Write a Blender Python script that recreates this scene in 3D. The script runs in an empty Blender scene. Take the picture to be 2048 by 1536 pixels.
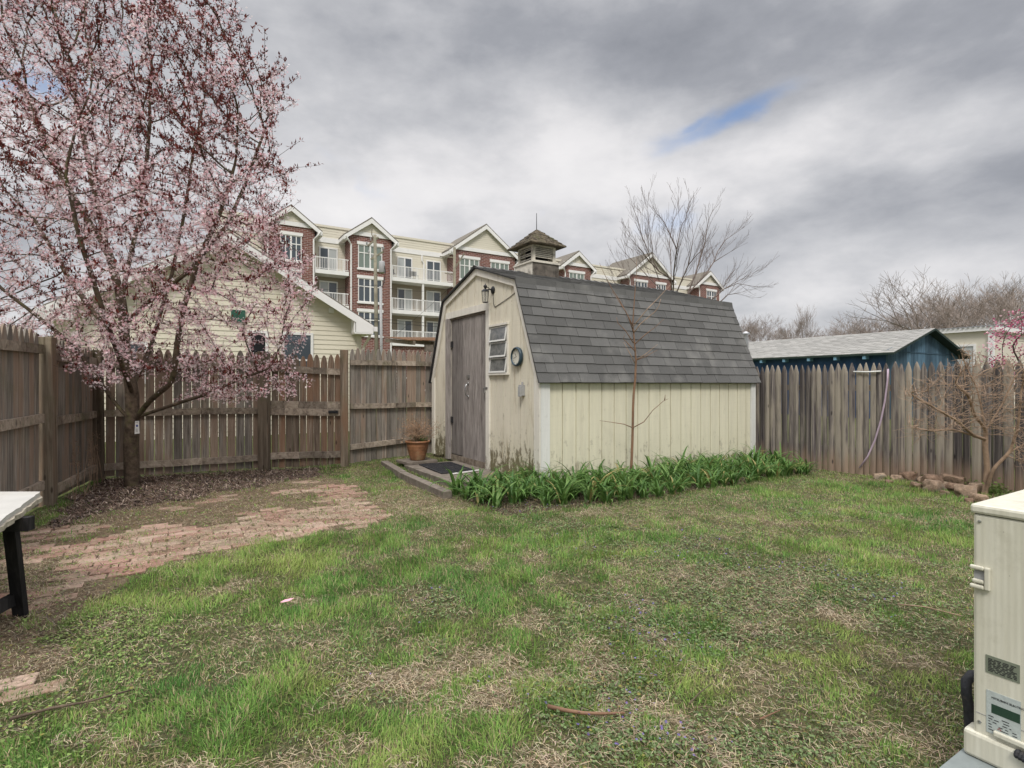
import bpy, math, random
import numpy as np
from mathutils import Vector, Matrix
random.seed(7); rng = np.random.default_rng(11)
S = bpy.context.scene; C = S.collection
R = math.radians; PI = math.pi
# ------------------------------------------------------------ camera, light, sky, exposure
F = 1090.0; CH = 1.2
cam = bpy.data.cameras.new('camera'); cam.sensor_width = 36; cam.lens = 36*F/2048
cam.clip_start = 0.05; cam.clip_end = 3000
co = bpy.data.objects.new('camera', cam); C.objects.link(co)
co.location = (0, 0, CH); co.rotation_euler = (R(90), 0, 0); S.camera = co
S.view_settings.view_transform = 'Standard'; S.view_settings.look = 'None'
S.view_settings.exposure = 0.6; S.view_settings.gamma = 1.0; S.view_settings.use_curve_mapping = False
S.render.resolution_x = 1024; S.render.resolution_y = 768
S.cycles.max_bounces = 6; S.cycles.transparent_max_bounces = 8
SUN_EL, SUN_AZ = 50, 183            # azimuth clockwise from +Y
sl = bpy.data.lights.new('sun', 'SUN'); sl.energy = 1.5; sl.angle = R(14); sl.color = (1.0, .955, .89)
so = bpy.data.objects.new('sun', sl); C.objects.link(so)
_a = R(SUN_AZ); _d = Vector((math.sin(_a)*math.cos(R(SUN_EL)), math.cos(_a)*math.cos(R(SUN_EL)), math.sin(R(SUN_EL))))
so.rotation_euler = _d.to_track_quat('Z', 'Y').to_euler(); so.location = (0, -5, 12)

class NT:
    "small wrapper that makes node trees quick to write"
    def __init__(s, tree): s.t = tree; s.n = tree.nodes; s.l = tree.links
    def put(s, sock, v):
        if v is None: return
        if hasattr(v, 'is_output') or isinstance(v, bpy.types.NodeSocket): s.l.new(v, sock)
        else:
            try: sock.default_value = v
            except Exception: sock.default_value = (*v, 1) if len(v) == 3 else v
    def m(s, op, a, b=None, c=None, clamp=False):
        n = s.n.new('ShaderNodeMath'); n.operation = op; n.use_clamp = clamp
        s.put(n.inputs[0], a); s.put(n.inputs[1], b)
        if c is not None: s.put(n.inputs[2], c)
        return n.outputs[0]
    def vm(s, op, a, b=None, out=0):
        n = s.n.new('ShaderNodeVectorMath'); n.operation = op; s.put(n.inputs[0], a)
        if b is not None: s.put(n.inputs[1], b)
        return n.outputs[out]
    def sep(s, v):
        n = s.n.new('ShaderNodeSeparateXYZ'); s.put(n.inputs[0], v); return n.outputs
    def comb(s, x, y, z):
        n = s.n.new('ShaderNodeCombineXYZ'); s.put(n.inputs[0], x); s.put(n.inputs[1], y); s.put(n.inputs[2], z); return n.outputs[0]
    def obj(s): return s.n.new('ShaderNodeTexCoord').outputs['Object']
    def gen(s): return s.n.new('ShaderNodeTexCoord').outputs['Generated']
    def attr(s, name, out='Fac'):
        n = s.n.new('ShaderNodeAttribute'); n.attribute_name = name; return n.outputs[out]
    def noise(s, vec, scale=5, detail=4, rough=.55, dist=0):
        n = s.n.new('ShaderNodeTexNoise'); s.put(n.inputs['Vector'], vec)
        n.inputs['Scale'].default_value = scale; n.inputs['Detail'].default_value = detail
        n.inputs['Roughness'].default_value = rough; n.inputs['Distortion'].default_value = dist
        return n.outputs['Fac']
    def voro(s, vec, scale=5, feature='F1', out='Distance'):
        n = s.n.new('ShaderNodeTexVoronoi'); n.feature = feature; s.put(n.inputs['Vector'], vec); n.inputs['Scale'].default_value = scale
        return n.outputs[out]
    def scl(s, vec, k): return s.vm('MULTIPLY', vec, k)
    def ramp(s, fac, stops):
        n = s.n.new('ShaderNodeValToRGB'); s.put(n.inputs[0], fac); e = n.color_ramp.elements
        while len(e) > 1: e.remove(e[-1])
        for i, (p, c) in enumerate(stops):
            x = e[0] if i == 0 else e.new(p)
            x.position = p; x.color = (c, c, c, 1) if isinstance(c, (int, float)) else (*c, 1)
        return n.outputs[0]
    def mix(s, fac, a, b, mode='MIX'):
        n = s.n.new('ShaderNodeMix'); n.data_type = 'RGBA'; n.blend_type = mode
        s.put(n.inputs[0], fac); s.put(n.inputs[6], a); s.put(n.inputs[7], b); return n.outputs[2]
    def sm(s, x, a, b):
        n = s.n.new('ShaderNodeMapRange'); n.interpolation_type = 'SMOOTHSTEP'; s.put(n.inputs[0], x)
        n.inputs[1].default_value = a; n.inputs[2].default_value = b; return n.outputs[0]
    def bump(s, h, st=.3, d=.01):
        n = s.n.new('ShaderNodeBump'); s.put(n.inputs['Height'], h); n.inputs['Strength'].default_value = st; n.inputs['Distance'].default_value = d
        return n.outputs[0]

w = bpy.data.worlds.new('World'); S.world = w; w.use_nodes = True
t = NT(w.node_tree); w.node_tree.nodes.clear()
sky = t.n.new('ShaderNodeTexSky'); sky.sky_type = 'NISHITA'; sky.sun_disc = False
sky.sun_elevation = R(SUN_EL); sky.sun_rotation = R(SUN_AZ); sky.air_density = 1.0; sky.dust_density = 1.2
dirv = t.vm('NORMALIZE', t.gen()); dx, dy, dz = t.sep(dirv)
zc = t.m('MAXIMUM', dz, 0.0)
den = t.m('ADD', zc, 0.30)
pl = t.comb(t.m('DIVIDE', dx, den), t.m('DIVIDE', dy, den), 0.0)       # flat cloud deck seen in perspective
n1 = t.noise(t.vm('ADD', pl, (3.1, 1.7, 0)), 2.1, 7, .5, .05)
n2 = t.noise(t.vm('ADD', pl, (9.4, 2.2, 0)), .9, 5, .5, .2)
n4 = t.noise(t.scl(dirv, (1, 1, 2.0)), 8.0, 7, .58, .1); n5 = t.noise(t.vm('ADD', t.scl(dirv, (1, 1, 2.6)), (4, 2, 1)), 2.6, 6, .52, .05)
n3 = t.noise(t.scl(dirv, (1, 1, 2.2)), 5.5, 5, .55, .2)
az = t.m('ARCTAN2', dx, dy); el = t.m('ARCSINE', dz)
warp = t.m('MULTIPLY', t.m('SUBTRACT', n3, .5), .22); azw = t.m('ADD', az, warp); elw = t.m('ADD', el, t.m('MULTIPLY', t.m('SUBTRACT', n1, .5), .13))
def sky_spot(px, py, rx, ry, rot=0):
    a0 = math.atan2(px-1024, F); e0 = math.atan2(768-py, math.hypot(F, px-1024))
    k = 1/F*math.cos(a0); ca, sa = math.cos(R(rot)), math.sin(R(rot))
    da = t.m('SUBTRACT', azw, a0); de = t.m('SUBTRACT', elw, e0)
    u = t.m('DIVIDE', t.m('ADD', t.m('MULTIPLY', da, ca), t.m('MULTIPLY', de, sa)), rx*k)
    v = t.m('DIVIDE', t.m('SUBTRACT', t.m('MULTIPLY', de, ca), t.m('MULTIPLY', da, sa)), ry*k)
    q = t.m('ADD', t.m('MULTIPLY', u, u), t.m('MULTIPLY', v, v))
    return t.m('EXPONENT', t.m('MULTIPLY', q, -1.0))
shade = t.m('ADD', t.m('ADD', t.m('MULTIPLY', t.m('SUBTRACT', n1, .5), .34), t.m('MULTIPLY', t.m('SUBTRACT', n5, .5), .55)), t.m('MULTIPLY', t.m('SUBTRACT', n2, .5), .35))
shade = t.m('ADD', t.m('ADD', shade, t.m('MULTIPLY', t.m('SUBTRACT', n4, .5), .40)), .548)
for (px, py, rx, ry, rot, a) in [
    (900, 60, 420, 110, 0, -.15), (1680, 90, 420, 110, -4, -.25), (1960, 380, 260, 55, 6, -.17), (1560, 440, 240, 50, 12, -.12),
    (860, 240, 260, 60, 0, -.10), (1960, 110, 240, 90, 0, -.10), (1300, 120, 200, 90, 0, -.12),
    (1130, 290, 150, 90, 0, .15), (640, 380, 200, 60, 0, .16), (1500, 290, 260, 60, 8, .12), (1880, 270, 260, 55, 6, .10),
    (930, 400, 300, 50, 0, .13), (60, 320, 220, 120, 0, .14), (1300, 470, 500, 50, 0, .02), (420, 160, 300, 120, 0, .02), (1700, 560, 500, 40, 3, .05)]:
    shade = t.m('ADD', shade, t.m('MULTIPLY', sky_spot(px, py, rx, ry, rot), a))
cl = t.ramp(shade, [(0.08, (.15, .158, .18)), (.34, (.255, .262, .285)), (.54, (.40, .402, .418)), (.74, (.565, .555, .56)), (1, (.67, .655, .65))])
zen = t.m('ADD', 1.0, t.m('MULTIPLY', t.sm(dz, .60, .9), 3.7))          # overcast sky is brightest overhead
cl = t.vm('SCALE', cl, None); cl.node.inputs['Scale'].default_value = 1; t.l.new(zen, cl.node.inputs['Scale'])
blue = sky_spot(1465, 220, 150, 23, 10)
for g in [(1385, 240, 55, 13, 10, .8), (40, 130, 130, 36, 0, .7), (735, 345, 90, 30, -30, .42), (1350, 425, 60, 50, 0, .42), (1075, 440, 30, 18, 0, .3), (650, 300, 60, 25, 0, .3)]:
    blue = t.m('MAXIMUM', blue, t.m('MULTIPLY', sky_spot(*g[:5]), g[5]))
blue = t.sm(t.m('ADD', blue, t.m('MULTIPLY', t.m('SUBTRACT', n4, .5), .9)), .16, 1.25)
skyc = t.mix(1.0, t.mix(1.0, sky.outputs[0], (.085, .085, .085, 1), 'MULTIPLY'), (.0, .035, .12, 1), 'ADD')
mx = t.mix(blue, cl, skyc)
bg = t.n.new('ShaderNodeBackground'); t.l.new(mx, bg.inputs[0]); bg.inputs[1].default_value = 1.0
# the physical sky itself goes through its own Background at a low strength and is added where the clouds are thin
bg2 = t.n.new('ShaderNodeBackground'); t.l.new(sky.outputs[0], bg2.inputs[0]); bg2.inputs[1].default_value = 0.05
ms = t.n.new('ShaderNodeMixShader'); ms.inputs[0].default_value = .06
t.l.new(bg.outputs[0], ms.inputs[1]); t.l.new(bg2.outputs[0], ms.inputs[2])
wo = t.n.new('ShaderNodeOutputWorld'); t.l.new(ms.outputs[0], wo.inputs[0])

# ------------------------------------------------------------ helpers
GA = math.atan2(.52, .854)                       # street grid angle shared by shed, fences, buildings
GC, GS = math.cos(GA), math.sin(GA)
def P(px, py, Z): return ((px-1024)/F*Z, Z, CH+(768-py)/F*Z)
def GP(px, py): Z = CH*F/(py-768); return ((px-1024)/F*Z, Z)
def to_local(o, x, y): dx, dy = x-o[0], y-o[1]; return (GC*dx+GS*dy, -GS*dx+GC*dy)
def to_world(o, a, b): return (o[0]+GC*a-GS*b, o[1]+GS*a+GC*b)
_T = rng.random((256, 256))
def vnoise(x, y):
    x = np.asarray(x, float); y = np.asarray(y, float)
    xi = np.floor(x).astype(int); yi = np.floor(y).astype(int); fx = x-xi; fy = y-yi
    fx = fx*fx*(3-2*fx); fy = fy*fy*(3-2*fy); g = lambda a, b: _T[a % 256, b % 256]
    return (g(xi, yi)*(1-fx)+g(xi+1, yi)*fx)*(1-fy)+(g(xi, yi+1)*(1-fx)+g(xi+1, yi+1)*fx)*fy
def fbm(x, y, f=1., o=4, r=.5):
    x = np.asarray(x, float); s = 0; a = 1; tot = 0
    for i in range(o):
        s = s+a*vnoise(x*f+i*17.3, np.asarray(y, float)*f+i*31.7); tot += a; a *= r; f *= 2.03
    return s/tot
def inpoly(x, y, poly):
    x = np.asarray(x, float); y = np.asarray(y, float); r = np.zeros(x.shape, bool); n = len(poly)
    for i in range(n):
        x1, y1 = poly[i]; x2, y2 = poly[(i+1) % n]
        if y1 == y2: continue
        c = ((y1 > y) != (y2 > y)) & (x < (x2-x1)*(y-y1)/(y2-y1)+x1); r ^= c
    return r
def gz(x, y):
    "ground height"
    x = np.asarray(x, float); y = np.asarray(y, float)
    near = np.exp(-((np.abs(x)/14)**4+(np.abs(y-5)/12)**4))
    h = (fbm(x+50, y+50, .9, 3)-.5)*.05*near
    h = h+.05*np.exp(-(((x+1.6)/1.6)**2+((y-8.9)/1.2)**2))
    return h
def gzf(x, y): return float(gz(x, y))
def tag(o, label=None, cat=None, group=None, kind=None):
    if label: o['label'] = label
    if cat: o['category'] = cat
    if group: o['group'] = group
    if kind: o['kind'] = kind
    return o
def empty(name, loc=(0, 0, 0), rz=0, **k):
    o = bpy.data.objects.new(name, None); o.empty_display_size = .1; C.objects.link(o)
    o.location = loc; o.rotation_euler = (0, 0, rz); return tag(o, **k)
def copy_tree(o, parent=None):
    c = o.copy(); C.objects.link(c); c.parent = parent
    for ch in list(o.children): copy_tree(ch, c)
    return c
class MB:
    def __init__(s): s.v = []; s.f = []; s.c = []
    def add(s, vs, fs, c=None):
        n = len(s.v); s.v += [tuple(p) for p in vs]; c = random.random() if c is None else c
        for q in fs: s.f.append(tuple(i+n for i in q)); s.c.append(c)
        return s
    def box(s, x0, x1, y0, y1, z0, z1, c=None):
        return s.add([(x0, y0, z0), (x1, y0, z0), (x1, y1, z0), (x0, y1, z0), (x0, y0, z1), (x1, y0, z1), (x1, y1, z1), (x0, y1, z1)],
              [(0, 3, 2, 1), (4, 5, 6, 7), (0, 1, 5, 4), (1, 2, 6, 5), (2, 3, 7, 6), (3, 0, 4, 7)], c)
    def bar(s, a, b, wd, ht, up=(0, 0, 1), c=None):
        "rectangular bar from a to b"
        a = Vector(a); b = Vector(b); d = (b-a).normalized(); u = Vector(up); sd = d.cross(u).normalized(); u = sd.cross(d)
        vs = [p+sd*i*wd/2+u*j*ht/2 for p in (a, b) for i, j in ((-1, -1), (1, -1), (1, 1), (-1, 1))]
        return s.add(vs, [(3, 2, 1, 0), (4, 5, 6, 7), (0, 1, 5, 4), (1, 2, 6, 5), (2, 3, 7, 6), (3, 0, 4, 7)], c)
    def prism(s, poly, org, ux, uy, un, th, c=None):
        "polygon (in ux,uy) given thickness th along un"
        org = Vector(org); ux = Vector(ux); uy = Vector(uy); un = Vector(un); n = len(poly)
        vs = [org+ux*a+uy*b for a, b in poly]+[org+ux*a+uy*b+un*th for a, b in poly]
        return s.add(vs, [tuple(range(n-1, -1, -1)), tuple(range(n, 2*n))]+[(i, (i+1) % n, (i+1) % n+n, i+n) for i in range(n)], c)
    def tube(s, pts, rad, n=6, c=None, cap=True):
        pts = [Vector(p) for p in pts]; m = len(pts)
        if not hasattr(rad, '__len__'): rad = [rad]*m
        vs = []; prev = None
        for i, p in enumerate(pts):
            d = (pts[min(i+1, m-1)]-pts[max(i-1, 0)])
            d = d.normalized() if d.length > 1e-9 else Vector((0, 0, 1))
            if prev is None: a = d.orthogonal().normalized()
            else:
                a = prev-d*prev.dot(d); a = a.normalized() if a.length > 1e-6 else d.orthogonal().normalized()
            prev = a; b = d.cross(a)
            for k in range(n):
                q = 2*PI*k/n; vs.append(p+(a*math.cos(q)+b*math.sin(q))*rad[i])
        fs = [(i*n+k, i*n+(k+1) % n, (i+1)*n+(k+1) % n, (i+1)*n+k) for i in range(m-1) for k in range(n)]
        if cap: fs += [tuple(range(n-1, -1, -1)), tuple(range((m-1)*n, m*n))]
        return s.add(vs, fs, c)
    def lathe(s, prof, org=(0, 0, 0), n=24, c=None, axis='z'):
        vs = []; ox, oy, oz = org
        for r, z in prof:
            for k in range(n):
                q = 2*PI*k/n
                if axis == 'z': vs.append((ox+r*math.cos(q), oy+r*math.sin(q), oz+z))
                else: vs.append((ox+z, oy+r*math.cos(q), oz+r*math.sin(q)))
        m = len(prof)
        fs = [(i*n+k, i*n+(k+1) % n, (i+1)*n+(k+1) % n, (i+1)*n+k) for i in range(m-1) for k in range(n)]
        fs += [tuple(range(n-1, -1, -1)), tuple(range((m-1)*n, m*n))]
        return s.add(vs, fs, c)
    def build(s, name, mat, parent=None, loc=None, smooth=False, bevel=0):
        me = bpy.data.meshes.new(name); me.from_pydata(s.v, [], s.f)
        at = me.attributes.new('rnd', 'FLOAT', 'FACE'); at.data.foreach_set('value', s.c)
        me.materials.append(mat)
        if smooth: me.polygons.foreach_set('use_smooth', [True]*len(me.polygons))
        o = bpy.data.objects.new(name, me); C.objects.link(o)
        if parent: o.parent = parent
        if loc: o.location = loc
        if bevel:
            b = o.modifiers.new('bevel', 'BEVEL'); b.width = bevel; b.segments = 2; b.limit_method = 'ANGLE'
        return o
def rotmats(yaw, tilt, roll=None):
    "R = Rz(yaw) @ Rx(tilt) @ Rz(roll)"
    n = len(yaw); cy, sy = np.cos(yaw), np.sin(yaw); cx, sx = np.cos(tilt), np.sin(tilt)
    A = np.zeros((n, 3, 3)); A[:, 0, 0] = cy; A[:, 0, 1] = -sy*cx; A[:, 0, 2] = sy*sx
    A[:, 1, 0] = sy; A[:, 1, 1] = cy*cx; A[:, 1, 2] = -cy*sx; A[:, 2, 1] = sx; A[:, 2, 2] = cx
    if roll is not None:
        B = np.zeros((n, 3, 3)); c, s_ = np.cos(roll), np.sin(roll); B[:, 0, 0] = c; B[:, 0, 1] = -s_; B[:, 1, 0] = s_; B[:, 1, 1] = c; B[:, 2, 2] = 1
        A = A @ B
    return A
def scatter(name, groups, mat, parent=None, smooth=False):
    "groups: list of (template verts, faces, pos, rot, scale, colour)"
    V = []; CO = []; LI = []; LS = []; LT = []; nv = 0; nl = 0
    for tv, tf, pos, rot, sc, col in groups:
        if len(pos) == 0: continue
        tv = np.array(tv, float); N = len(pos); k = len(tv)
        sc = np.asarray(sc, float)
        if sc.ndim == 1: sc = sc[:, None]*np.ones((1, 3))
        v = np.einsum('nij,nkj->nki', rot, tv[None]*sc[:, None, :])+pos[:, None, :]
        V.append(v.reshape(-1, 3)); CO.append(np.repeat(np.c_[col, np.ones(N)], k, 0))
        base = (np.arange(N)*k)[:, None]+nv
        fl = np.concatenate([np.array(f) for f in tf]); LI.append((base+fl[None]).ravel())
        lens = np.array([len(f) for f in tf]); st = np.concatenate([[0], np.cumsum(lens)[:-1]])
        LS.append((nl+np.arange(N)[:, None]*len(fl)+st[None]).ravel()); LT.append(np.tile(lens, N))
        nv += N*k; nl += N*len(fl)
    V = np.concatenate(V); CO = np.concatenate(CO); LI = np.concatenate(LI); LS = np.concatenate(LS); LT = np.concatenate(LT)
    me = bpy.data.meshes.new(name); me.vertices.add(len(V)); me.vertices.foreach_set('co', V.astype(np.float32).ravel())
    me.loops.add(len(LI)); me.loops.foreach_set('vertex_index', LI.astype(np.int32))
    me.polygons.add(len(LS)); me.polygons.foreach_set('loop_start', LS.astype(np.int32)); me.polygons.foreach_set('loop_total', LT.astype(np.int32))
    a = me.attributes.new('Col', 'FLOAT_COLOR', 'POINT'); a.data.foreach_set('color', CO.astype(np.float32).ravel())
    me.update(calc_edges=True); me.materials.append(mat)
    if smooth: me.polygons.foreach_set('use_smooth', np.ones(len(LS), bool))
    o = bpy.data.objects.new(name, me); C.objects.link(o)
    if parent: o.parent = parent
    return o
# ------------------------------------------------------------ materials
def material(name, fn=None, rough=.8, col=None, metal=0, spec=.3):
    m = bpy.data.materials.new(name); m.use_nodes = True; t = NT(m.node_tree); b = m.node_tree.nodes['Principled BSDF']
    b.inputs['Roughness'].default_value = rough; b.inputs['Metallic'].default_value = metal; b.inputs['Specular IOR Level'].default_value = spec
    if col: b.inputs['Base Color'].default_value = (*col, 1)
    if fn: fn(t, b)
    return m
def simple(name, col, var=.15, scale=12, rough=.7, metal=0, bump=.15, dirt=None, dirt_amt=.5):
    def fn(t, b):
        o = t.obj(); n = t.noise(o, scale, 6, .6)
        lo = tuple(c*(1-var) for c in col); hi = tuple(min(1, c*(1+var)) for c in col)
        c = t.ramp(n, [(.3, lo), (.7, hi)])
        if dirt: c = t.mix(t.m('MULTIPLY', t.sm(t.noise(o, scale*.35, 7, .7), .5, .72), dirt_amt), c, (*dirt, 1))
        t.put(b.inputs['Base Color'], c); t.put(b.inputs['Normal'], t.bump(n, bump, .01))
    return material(name, fn, rough, metal=metal)
def wood(name, dark, mid, light, moss=0, wash=.45, var=(.62, .95, 1.35), warm=None, zs=1.2, fs=28, knots=True, low=None):
    "weathered boards; 'rnd' varies each board, grain runs along local z"
    def fn(t, b):
        o = t.obj(); r = t.attr('rnd'); off = t.comb(t.m('MULTIPLY', r, 37.), t.m('MULTIPLY', r, 91.), t.m('MULTIPLY', r, 13.))
        p = t.vm('ADD', o, off); g = t.noise(t.scl(p, (fs, fs, zs)), 1.6, 7, .65, .6)
        g2 = t.noise(t.scl(p, (5, 5, .7)), 1.5, 4, .6)
        c = t.ramp(g, [(.33, dark), (.5, mid), (.68, light)])
        c = t.mix(t.m('MULTIPLY', t.sm(g2, .35, .7), wash), c, (*light, 1))
        c = t.mix(1., c, t.ramp(r, [(0, var[0]), (.5, var[1]), (1, var[2])]), 'MULTIPLY')
        if warm: c = t.mix(t.m('MULTIPLY', t.sm(t.m('ADD', g2, t.m('MULTIPLY', r, .35)), .6, .85), .75), c, (*warm, 1))
        if moss: c = t.mix(t.m('MULTIPLY', t.sm(t.noise(o, 2.3, 5, .7), .5, .7), moss), c, (.10, .115, .035, 1))
        if low:
            z = t.sep(o)[2]; k = t.m('MULTIPLY', t.m('SUBTRACT', 1.0, t.sm(t.m('ADD', z, t.m('MULTIPLY', t.noise(t.scl(o, (9, 9, .5)), 1, 3), -.5)), -.2, .1)), .7)
            c = t.mix(k, c, (*low, 1))
        if knots:
            k = t.sm(t.voro(t.scl(p, (7, 7, 2.2)), 1.), .10, .03); c = t.mix(t.m('MULTIPLY', k, .8), c, tuple(d*.45 for d in dark)+(1,))
        t.put(b.inputs['Base Color'], c); t.put(b.inputs['Normal'], t.bump(g, .55, .012))
    return material(name, fn, .9, spec=.15)
M = {}
M['fence'] = wood('fence wood', (.095, .082, .07), (.235, .208, .178), (.41, .375, .33), moss=.2, warm=(.27, .185, .13))
M['gatew'] = wood('gate wood', (.095, .07, .053), (.205, .155, .118), (.34, .28, .22), moss=.12, warm=(.25, .14, .085))
M['rail'] = wood('rail wood', (.12, .095, .075), (.27, .22, .175), (.42, .36, .29), moss=.55, fs=10, zs=10)
M['post'] = wood('post wood', (.085, .062, .045), (.19, .15, .112), (.33, .275, .21), moss=.35, fs=14, zs=.8, warm=(.22, .12, .07))
M['stock'] = wood('stockade wood', (.038, .033, .036), (.115, .10, .098), (.33, .29, .25), fs=34, zs=.6, wash=.2, var=(.62, .95, 1.3), warm=(.34, .30, .24), low=(.27, .185, .13), moss=.05)
M['door'] = wood('door wood', (.12, .105, .096), (.235, .21, .195), (.36, .33, .305), fs=20, zs=2.2, knots=False)
M['plank'] = wood('old plank wood', (.08, .06, .045), (.17, .14, .11), (.28, .24, .19), fs=9, zs=9, knots=False)
def paint(name, col, dirt, amt, low_amt):
    def fn(t, b):
        o = t.obj(); x, y, z = t.sep(o)
        g = t.noise(t.scl(o, (14, 14, 1.1)), 1.2, 6, .65); f = t.noise(t.scl(o, (3, 3, 40)), 1., 3, .5)
        c = t.ramp(g, [(.3, tuple(k*.90 for k in col)), (.7, tuple(min(1, k*1.05) for k in col))])
        c = t.mix(t.m('MULTIPLY', t.sm(f, .5, .75), .12), c, tuple(k*.7 for k in col)+(1,))
        st = t.sm(t.noise(t.scl(o, (10, 10, 1.3)), 1.4, 7, .7), .52, .74)
        c = t.mix(t.m('MULTIPLY', st, amt), c, (*dirt, 1))
        lo = t.m('MULTIPLY', t.m('SUBTRACT', 1., t.sm(z, .0, .75)), low_amt)
        fl = t.sm(t.m('ADD', t.noise(t.scl(o, (16, 16, 7)), 1., 7, .75), t.m('MULTIPLY', lo, .22)), .60, .66)
        c = t.mix(t.m('MULTIPLY', fl, t.m('MINIMUM', 1., t.m('ADD', low_amt*.35, lo))), c, (.13, .10, .07, 1))
        c = t.mix(t.m('MULTIPLY', t.m('MULTIPLY', lo, t.noise(o, 3, 4, .6)), .5), c, (.30, .33, .14, 1))
        t.put(b.inputs['Base Color'], c); t.put(b.inputs['Normal'], t.bump(g, .35, .006))
    return material(name, fn, .6)
M['paint_gable'] = paint('worn cream paint', (.67, .625, .51), (.38, .31, .21), .85, .95)
M['paint_side'] = paint('pale yellow paint', (.665, .63, .49), (.48, .43, .31), .45, .42)
M['trim'] = paint('white trim paint', (.70, .67, .60), (.38, .33, .26), .4, .5)
M['trimclean'] = paint('clean white trim', (.67, .67, .64), (.45, .42, .36), .35, .3)
def shing(name, a, bc, light):
    def fn(t, b):
        o = t.obj(); r = t.attr('rnd'); n = t.noise(o, 160, 3, .7); n2 = t.noise(t.scl(o, (1, 1, 1)), 2.2, 5, .6)
        c = t.ramp(t.m('ADD', t.m('MULTIPLY', n, .6), t.m('MULTIPLY', r, .22)), [(.15, a), (.65, bc)])
        c = t.mix(t.m('MULTIPLY', t.sm(n2, .5, .72), .5), c, (*light, 1))
        t.put(b.inputs['Base Color'], c); t.put(b.inputs['Normal'], t.bump(n, .6, .006))
    return material(name, fn, .92, spec=.15)
M['shingle'] = shing('charcoal shingles', (.066, .065, .063), (.15, .148, .143), (.23, .225, .21))
M['shingle2'] = shing('pale grey shingles', (.20, .197, .185), (.36, .352, .33), (.27, .26, .24))
M['shingle3'] = shing('brown roof shingles', (.10, .09, .075), (.2, .18, .15), (.24, .22, .19))
M['shake'] = simple('mossy shakes', (.085, .068, .045), .8, 14, .95, bump=.8, dirt=(.075, .085, .03), dirt_amt=.85)
M['cupola'] = simple('flaking cupola paint', (.62, .58, .50), .12, 20, .8, dirt=(.12, .10, .08), dirt_amt=.75)
M['cupdark'] = simple('bare cupola wood', (.11, .095, .08), .5, 14, .9, bump=.6, dirt=(.32, .30, .25), dirt_amt=.3)
M['black'] = simple('black metal', (.025, .025, .027), .3, 30, .45)
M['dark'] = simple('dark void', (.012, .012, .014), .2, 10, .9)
M['rubber'] = simple('black rubber', (.028, .029, .033), .3, 60, .7, bump=.4, dirt=(.2, .17, .13), dirt_amt=.25)
M['steel'] = simple('dull steel', (.42, .42, .42), .15, 30, .35, metal=.9)
M['greybox'] = simple('grey metal box', (.33, .33, .33), .12, 30, .5, dirt=(.2, .18, .15))
def glassm(name, col, rough=.06):
    return material(name, None, rough, col, spec=.8)
M['glass'] = glassm('dark window glass', (.06, .075, .09)); M['glassb'] = glassm('blinds behind glass', (.40, .42, .41), .12); M['glassg'] = glassm('greenish blinds glass', (.17, .21, .18), .1)
def shedglass(t, b):
    o = t.obj(); n = t.noise(t.scl(o, (2, 2, 3)), 3, 4, .6, .8)
    t.put(b.inputs['Base Color'], t.ramp(n, [(.35, (.07, .075, .08)), (.65, (.20, .20, .195))]))
M['shedglass'] = material('dusty shed glass', shedglass, .1, spec=.7)
M['bark'] = simple('plum bark', (.095, .070, .050), .6, 18, .95, bump=.9, dirt=(.13, .13, .05), dirt_amt=.75)
M['twigd'] = simple('dark twig bark', (.10, .072, .06), .3, 20, .9)
M['twigt'] = simple('tan twig bark', (.30, .21, .145), .35, 10, .9, dirt=(.15, .10, .07), dirt_amt=.5)
M['sapbark'] = simple('sapling bark', (.20, .115, .07), .35, 9, .8, dirt=(.13, .11, .08), dirt_amt=.8)
M['fartwig'] = simple('far tree bark', (.26, .215, .185), .3, 1, .95)
def rockf(t, b):
    o = t.obj(); n = t.noise(o, 3, 6, .7); n2 = t.noise(o, 14, 5, .7); oi = t.n.new('ShaderNodeObjectInfo').outputs['Random']
    c = t.mix(oi, (.20, .125, .085, 1), (.36, .27, .19, 1)); c = t.mix(1., c, t.ramp(n2, [(.25, .45), (.75, 1.5)]), 'MULTIPLY'); c = t.mix(t.m('MULTIPLY', t.sm(n, .5, .62), .7), c, (.15, .14, .115, 1))
    t.put(b.inputs['Base Color'], c); t.put(b.inputs['Normal'], t.bump(t.m('ADD', n2, n), .9, .03))
M['rock'] = material('tan field stone', rockf, .92)
M['conc'] = simple('weathered concrete', (.17, .145, .12), .3, 14, .95, bump=.6, dirt=(.09, .09, .05), dirt_amt=.6)
M['terra'] = simple('glazed terracotta', (.25, .12, .06), .4, 9, .4, bump=.3, dirt=(.36, .26, .15), dirt_amt=.95)
def leafm(name, tr=.35, rough=.6):
    m = bpy.data.materials.new(name); m.use_nodes = True; t = NT(m.node_tree); b = m.node_tree.nodes['Principled BSDF']
    c = t.attr('Col', 'Color'); t.put(b.inputs['Base Color'], c); b.inputs['Roughness'].default_value = rough; b.inputs['Specular IOR Level'].default_value = .2
    tl = t.n.new('ShaderNodeBsdfTranslucent'); t.l.new(c, tl.inputs[0]); mx = t.n.new('ShaderNodeMixShader'); mx.inputs[0].default_value = tr
    t.l.new(b.outputs[0], mx.inputs[1]); t.l.new(tl.outputs[0], mx.inputs[2]); t.l.new(mx.outputs[0], m.node_tree.nodes['Material Output'].inputs[0]); return m
M['leaf'] = leafm('leaf'); M['straw'] = leafm('dry straw', .15, .8); M['petal'] = leafm('petals', .45, .7)
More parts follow.
